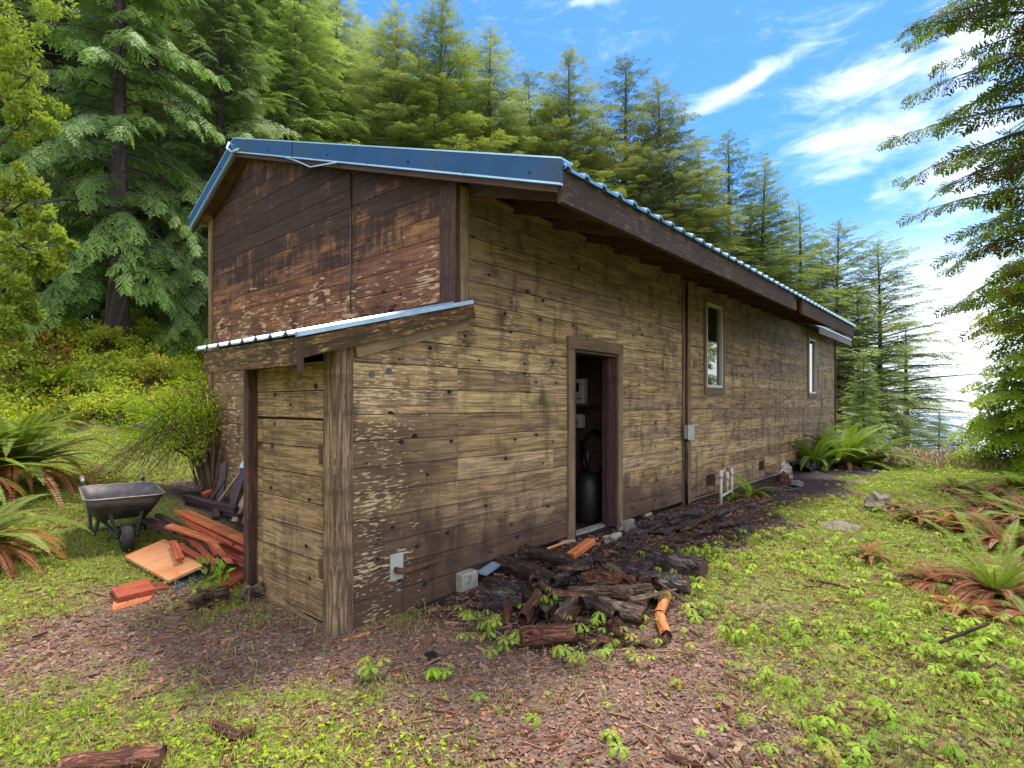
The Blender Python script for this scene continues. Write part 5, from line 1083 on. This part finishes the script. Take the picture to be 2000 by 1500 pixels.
def bark(a, b, w_, curl, mat, label, th=.012, group='slabs of bark on the dirt'):
    p, q = at(*a), at(*b); d = (q-p); L = d.length; d.normalize(); s_ = d.cross(Vector((0, 0, 1))).normalized(); mb = MB(); V = []; Wc = []; m, k_ = 9, 7; r_ = random.random()*40
    for lay in (0, 1):
        for i in range(m):
            for j in range(k_):
                a_ = (j/(k_-1)-.5)*2*curl; wv = w_*(.75+.3*math.sin(i*1.1+len(label)))
                V.append(p+d*(L*i/(m-1)+random.uniform(-.01, .01))+s_*(math.sin(a_)/max(curl, .1)*wv/2)+Vector((0, 0, (1-math.cos(a_))*-wv/2/max(curl, .3)+random.uniform(-.006, .006)+.02-lay*th+.015*math.sin(i*.9)))); Wc.append((L*i/(m-1), j*.03, r_))
    N = m*k_; q4 = lambda i, j: i*k_+j
    F = [(q4(i, j), q4(i+1, j), q4(i+1, j+1), q4(i, j+1)) for i in range(m-1) for j in range(k_-1)]
    F += [tuple(N+v for v in reversed(f_)) for f_ in F]
    bd_ = [q4(i, 0) for i in range(m)]+[q4(m-1, j) for j in range(1, k_)]+[q4(i, k_-1) for i in range(m-2, -1, -1)]+[q4(0, j) for j in range(k_-2, 0, -1)]
    F += [(bd_[i], bd_[(i+1) % len(bd_)], N+bd_[(i+1) % len(bd_)], N+bd_[i]) for i in range(len(bd_))]
    mb.add(V, F, Wc); return thing(mb, 'bark_strip', mat, label, 'bark', group)
bark((1150, 1262, .01), (1232, 1248, .02), .12, .4, 'redbark', 'flat brown bark slab at the very front of the firewood heap')
bark((1222, 1262, .01), (1302, 1252, .02), .11, .4, 'bark', 'flat bark slab ending at the black tip of the orange branch')
bark((1325, 1036, .04), (1390, 1000, .09), .15, 1.2, 'bark', 'rolled pinkish brown bark on the mound right of the door')
bark((1372, 1030, .03), (1452, 1056, .03), .13, .8, 'wet', 'long curled black bark slab on the dirt, nearest the green plants')
bark((1398, 1012, .04), (1440, 1032, .03), .11, .8, 'wet', 'black bark slab just behind the long curled one')
bark((1290, 1042, .03), (1350, 1018, .06), .14, .7, 'wet', 'dark bark slab between the door and the rolled bark')
bark((1250, 1032, .04), (1322, 1006, .08), .16, .6, 'wet', 'dark bark slab lying against the foundation right of the door')
bark((1300, 1012, .08), (1375, 990, .12), .16, .6, 'wet', 'dark bark slab highest on the mound under the vertical trim')
bark((1185, 1068, .03), (1236, 1052, .04), .10, .5, 'wet', 'black bark slab in front of the grey stone by the door')
bark((1140, 1098, .03), (1200, 1086, .05), .10, .6, 'wet', 'black bark slab behind the orange billet')
bark((1486, 1052, .01), (1534, 1054, .01), .10, .3, 'bark', 'brown bark slab at the edge of the green plants')
bark((1418, 1070, .01), (1456, 1066, .01), .07, .4, 'wet', 'small black bark slab below the long curled one')
bark((1500, 962, .02), (1560, 956, .02), .12, .3, 'wet', 'flat black bark slab on the dirt right of the little fern')
bark((1520, 985, .01), (1570, 975, .01), .09, .3, 'wet', 'small flat black slab on the dirt, farthest right')
lg((1302, 1057, .03), (1380, 1058, .03), .010, 'driftgrey', 'thin grey stick lying on the dirt below the rolled bark', end=None, name='stick', cat='stick', group='sticks')
lg((1068, 1072, .10), (1112, 1056, .12), .012, 'peeled', 'pale orange stick under the siding left of the doorway', end=None, name='stick', cat='stick', group='sticks')
lg((1580, 1132, .04), (1690, 1158, .03), .012, 'redbark', 'long thin reddish stick lying in the green plants at right', r2=.008, bend=.02, end=None, name='stick', cat='stick', group='sticks')
lg((1690, 1158, .03), (1762, 1164, .02), .009, 'redbark', 'thinner reddish stick continuing the long one in the green plants', end=None, name='stick', cat='stick', group='sticks')
lg((1835, 1255, .10), (1930, 1218, .20), .010, 'bark', 'dark bare stick leaning in the red dead fronds at right', end=None, name='stick', cat='stick', group='sticks')
lg((668, 1252, .01), (722, 1236, .01), .010, 'peeled', 'orange splinter on the bark litter in front of the corner post', end=None, name='stick', cat='stick', group='sticks')
lg((120, 1512, .05), (318, 1480, .06), .062, 'redbark', 'cracked reddish log cut off by the bottom left edge of the picture', rough=.25, group='logs lying alone', r2=.055)
lg((412, 1412, .03), (470, 1442, .03), .022, 'redbark', 'red brown broken stick on the litter near the bottom left', rough=.3, group='logs lying alone', name='stick', cat='stick')
lg((462, 1436, .03), (500, 1424, .03), .018, 'redbark', 'second short red brown stick crossing the broken one near the bottom left', rough=.3, group='logs lying alone', name='stick', cat='stick')
lg((1300, 1478, .01), (1372, 1500, .02), .016, 'redbark', 'short red stick at the bottom edge right of the middle', rough=.3, group='logs lying alone', name='stick', cat='stick')
def rock(c, r, mat, label, cat='rock', name='rock', sq=(1, 1, .6), seed=1, jagd=.35, group=None):
    rng = np.random.default_rng(seed); n1, n2 = 16, 10; V, F = [], []
    for i in range(n2+1):
        for j in range(n1):
            th, ph = math.pi*i/n2, 2*math.pi*j/n1; d = np.array([math.sin(th)*math.cos(ph), math.sin(th)*math.sin(ph), math.cos(th)])
            k = 1+jagd*(.5*math.sin(3.1*d[0]*2+seed)+.4*math.sin(4.3*d[1]*1.7+seed*2)+.4*math.sin(5*d[2]+d[0]*4+seed*3))+(rng.uniform(-.12, .12)*jagd*2 if 0 < i < n2 else 0)
            V.append(tuple(d*k*r*np.array(sq)))
    F = [(i*n1+j, (i+1)*n1+j, (i+1)*n1+(j+1) % n1, i*n1+(j+1) % n1) for i in range(n2) for j in range(n1)]
    mb = MB(); mb.add(V, F, [(v[0], v[1]+v[2], 3.) for v in V]); return tag(mb.build(name, M[mat], None, c), label, cat, group)
GRp = 'rocks and stones in the clearing'
rock(at(400, 1172, .05), .10, 'bark', 'gnarled dark brown root lump in front of the weeds and red boards', 'driftwood', 'driftwood', (1.3, .8, .55), 3, .75)
rock(at(492, 1158, .05), .075, 'driftgrey', 'grey brown root lump against the foot of the shed post', 'driftwood', 'driftwood', (1.2, .8, .8), 4, .7)
rock(at(188, 968, .05), .13, 'stone', 'pale pinkish rock on the lawn behind the wheelbarrow', group=GRp, seed=5)
rock(at(1712, 985, .08), .20, 'rock', 'half buried upright rough rock on the grass at the right', group=GRp, sq=(1, .7, .8), seed=6, jagd=.45)
slab4((at(1688, 990, .02), at(1700, 962, .22), at(1712, 958, .24), at(1718, 990, .03)), .05, 'concrete', 'broken_block', 'broken grey slab leaning on the half buried rock at the right', 'slab')
rock(at(1642, 1032, -.02), .26, 'stone', 'flat rock half covered by green plants below the leaning slab', group=GRp, sq=(1.2, .9, .22), seed=7, jagd=.3)
rock(at(1556, 945, .04), .13, 'stone', 'dark stone on the dirt in front of the white sack', group=GRp, sq=(1.2, .8, .5), seed=8)
rock(at(290, 832, .1), .28, 'stone', 'grey rock at the foot of the bank above the lawn', group=GRp, sq=(1.3, .8, .55), seed=9)
rock(at(140, 795, .1), .22, 'stone', 'grey purple rock on the bank behind the huge arching fern', group=GRp, sq=(1.3, .8, .55), seed=12)
rock(at(1222, 1032, .06), .12, 'stone', 'dark grey stone against the wall right of the door frame', group=GRp, sq=(1.2, .6, .7), seed=10)
rock(at(1200, 1052, .04), .10, 'concrete', 'pale broken concrete lump at the foot of the right door post', group=GRp, sq=(1.3, .7, .5), seed=11)
slab4((at(1650, 938, .02), at(1690, 936, .03), at(1696, 943, .02), at(1655, 945, .02)), .02, 'greywood', 'plank_offcut', 'flat pale board lying on the grass in front of the big far fern', 'board')
rng_ = random.Random(8)
for k in range(34):      # the jumble of dark pieces one cannot tell apart
    px = rng_.uniform(990, 1330); py = 1178-(px-990)*.13+rng_.uniform(-62, 34); a_ = rng_.uniform(0, math.pi); L = rng_.uniform(.14, .36); c_ = at(px, py, rng_.uniform(.03, .13)); d_ = Vector((math.cos(a_), math.sin(a_), rng_.uniform(-.35, .35)))*L/2
    log(c_-d_, c_+d_, rng_.uniform(.018, .045), rng_.choice(['wet', 'wet', 'wet', 'bark', 'redbark', 'driftgrey']), 'dark split piece jumbled in the firewood heap by the wall', 'jumbled pieces in the firewood heap', n=9, m=4, rough=.35, end=None, name='firewood_piece', cat='firewood', seed=k)
for k in range(26):
    px = rng_.uniform(1190, 1470); py = 1075-(px-1190)*.16+rng_.uniform(-42, 22); a_ = rng_.uniform(-25, 25); L = rng_.uniform(18, 60)
    bark((px, py, rng_.uniform(.02, .07)), (px+L, py-L*.25+a_*.3, rng_.uniform(.01, .06)), rng_.uniform(.04, .10), rng_.uniform(.3, 1.), rng_.choice(['wet', 'wet', 'bark']), 'dark strip of bark strewn on the dirt along the long wall', group='strips of bark along the wall')
# black shard
slab4((at(828, 1276, .02), at(846, 1270, .03), at(862, 1292, .02), at(842, 1296, .01)), .006, 'black', 'plastic_shard', 'small dark blue plastic shard on the bark litter left of the bright clump', 'plastic shard')
# white sack and black sheet by the wall
mb = MB(); rng = random.Random(4); V = []; m, k_ = 10, 12
for i in range(m):
    for j in range(k_):
        a = -.3+2.5*j/(k_-1); rr = .24*(1-.35*i/(m-1))+rng.uniform(-.02, .02); V.append((math.cos(a)*rr*.8+rng.uniform(-.015, .015), math.sin(a)*rr*.7-.1, .02+.34*(i/(m-1))**.8*(1-.35*abs(j/(k_-1)-.5)*2)+rng.uniform(-.015, .015)))
nV = len(V); V += [(x*.96, y*.96, z-.006) for x, y, z in V]
F = [(i*k_+j, i*k_+j+1, (i+1)*k_+j+1, (i+1)*k_+j) for i in range(m-1) for j in range(k_-1)]; F += [tuple(nV+v for v in reversed(f_)) for f_ in F]
mb.add(V, F); tag(mb.build('torn_sack', M['sack'], None, at(1528, 936), smooth=False), 'crumpled torn white sack standing open against the foundation', 'sack')['label']
rock(at(1530, 934, .06), .13, 'redbark', 'brown lump of bark mulch spilling out of the white sack', 'mulch', 'mulch_lump', (1, .8, .8), 13, .3)
mb = MB(); rng = random.Random(9); V = []; m, k_ = 16, 9
for i in range(m):
    for j in range(k_): V.append((-.7+1.4*i/(m-1)+rng.uniform(-.03, .03), -.28+.56*j/(k_-1)+rng.uniform(-.03, .03), .02+rng.uniform(0, .10)*(1 if 0 < j < k_-1 and 0 < i < m-1 else .2)+.12*math.sin(math.pi*j/(k_-1))))
nV = len(V); V += [(x, y, z-.006) for x, y, z in V]; F = [(i*k_+j, (i+1)*k_+j, (i+1)*k_+j+1, i*k_+j+1) for i in range(m-1) for j in range(k_-1)]; F += [tuple(nV+v for v in reversed(f_)) for f_ in F]
mb.add(V, F); tag(mb.build('plastic_sheet', M['black'], None, at(1572, 915, 0)), 'crumpled shiny black plastic sheet on the dirt right of the white sack', 'plastic sheet')
# pvc pipes
p0 = at(1408, 986); e = empty('pipework', p0); tag(e, 'white plastic water pipes with elbows standing out of the dirt by the foundation vent', 'pipes')
mb = MB(); mb.tube([(0, 0, -.05), (0, 0, .42)], .022, 10); mb.tube([(0, 0, .12), (.62, .06, .14)], .020, 10); mb.tube([(.60, .06, .02), (.60, .06, .40)], .022, 10); mb.tube([(.36, .04, .13), (.36, .04, .36)], .018, 10); part(mb, 'pipe', M['pvc'], e, smooth=True)
for a in ((0, 0, .42), (.60, .06, .40), (.36, .04, .36)):
    mb = MB(); a = Vector(a); mb.tube([a-Vector((0, 0, .035)), a+Vector((0, 0, .02)), a+Vector((.05, .03, .05)), a+Vector((.14, .05, .045))], .031, 10); mb.build('elbow', M['pvc'], e, smooth=True)
mb = MB(); mb.tube([(.14, .05, .455), (.26, .06, .47), (.30, .14, .44), (.30, .25, .40)], .020, 10); mb.build('pipe', M['pvc'], e, smooth=True)
for z in (.03, -.0): pass
# bits on the lean-to roof
plank((.62, .78, zsh(.62)+.03), (.66, .95, zsh(.66)+.12), .05, .03, 'trimdark', 'short dark block standing on the lean-to roof against the gable wall', 'blocks on the lean-to roof', name='wood_block', cat='block')
plank((.74, 1.72-1.1, zsh(.74)+.03), (.76, .50, zsh(.76)+.08), .05, .03, 'trimdark', 'second dark block on the lean-to roof, nearer the cable', 'blocks on the lean-to roof', name='wood_block', cat='block')
mb = MB(); rng = random.Random(3)
for k in range(26):
    y = rng.uniform(.2, 1.0); x_ = rng.uniform(.6, .93); mb.tube([(x_, y, zsh(x_)+.03), (x_+rng.uniform(-.12, .05), y+rng.uniform(-.1, .1), zsh(x_)+rng.uniform(.04, .12)), (x_+rng.uniform(-.2, .0), y+rng.uniform(-.2, .2), zsh(x_)+rng.uniform(.02, .18))], .004, 4, r2=.002)
tag(mb.build('dead_twigs', M['straw'] if False else M['twigred'], None, (0, 0, 0)), 'small tangle of dry twigs caught on the lean-to roof against the gable', 'twigs')
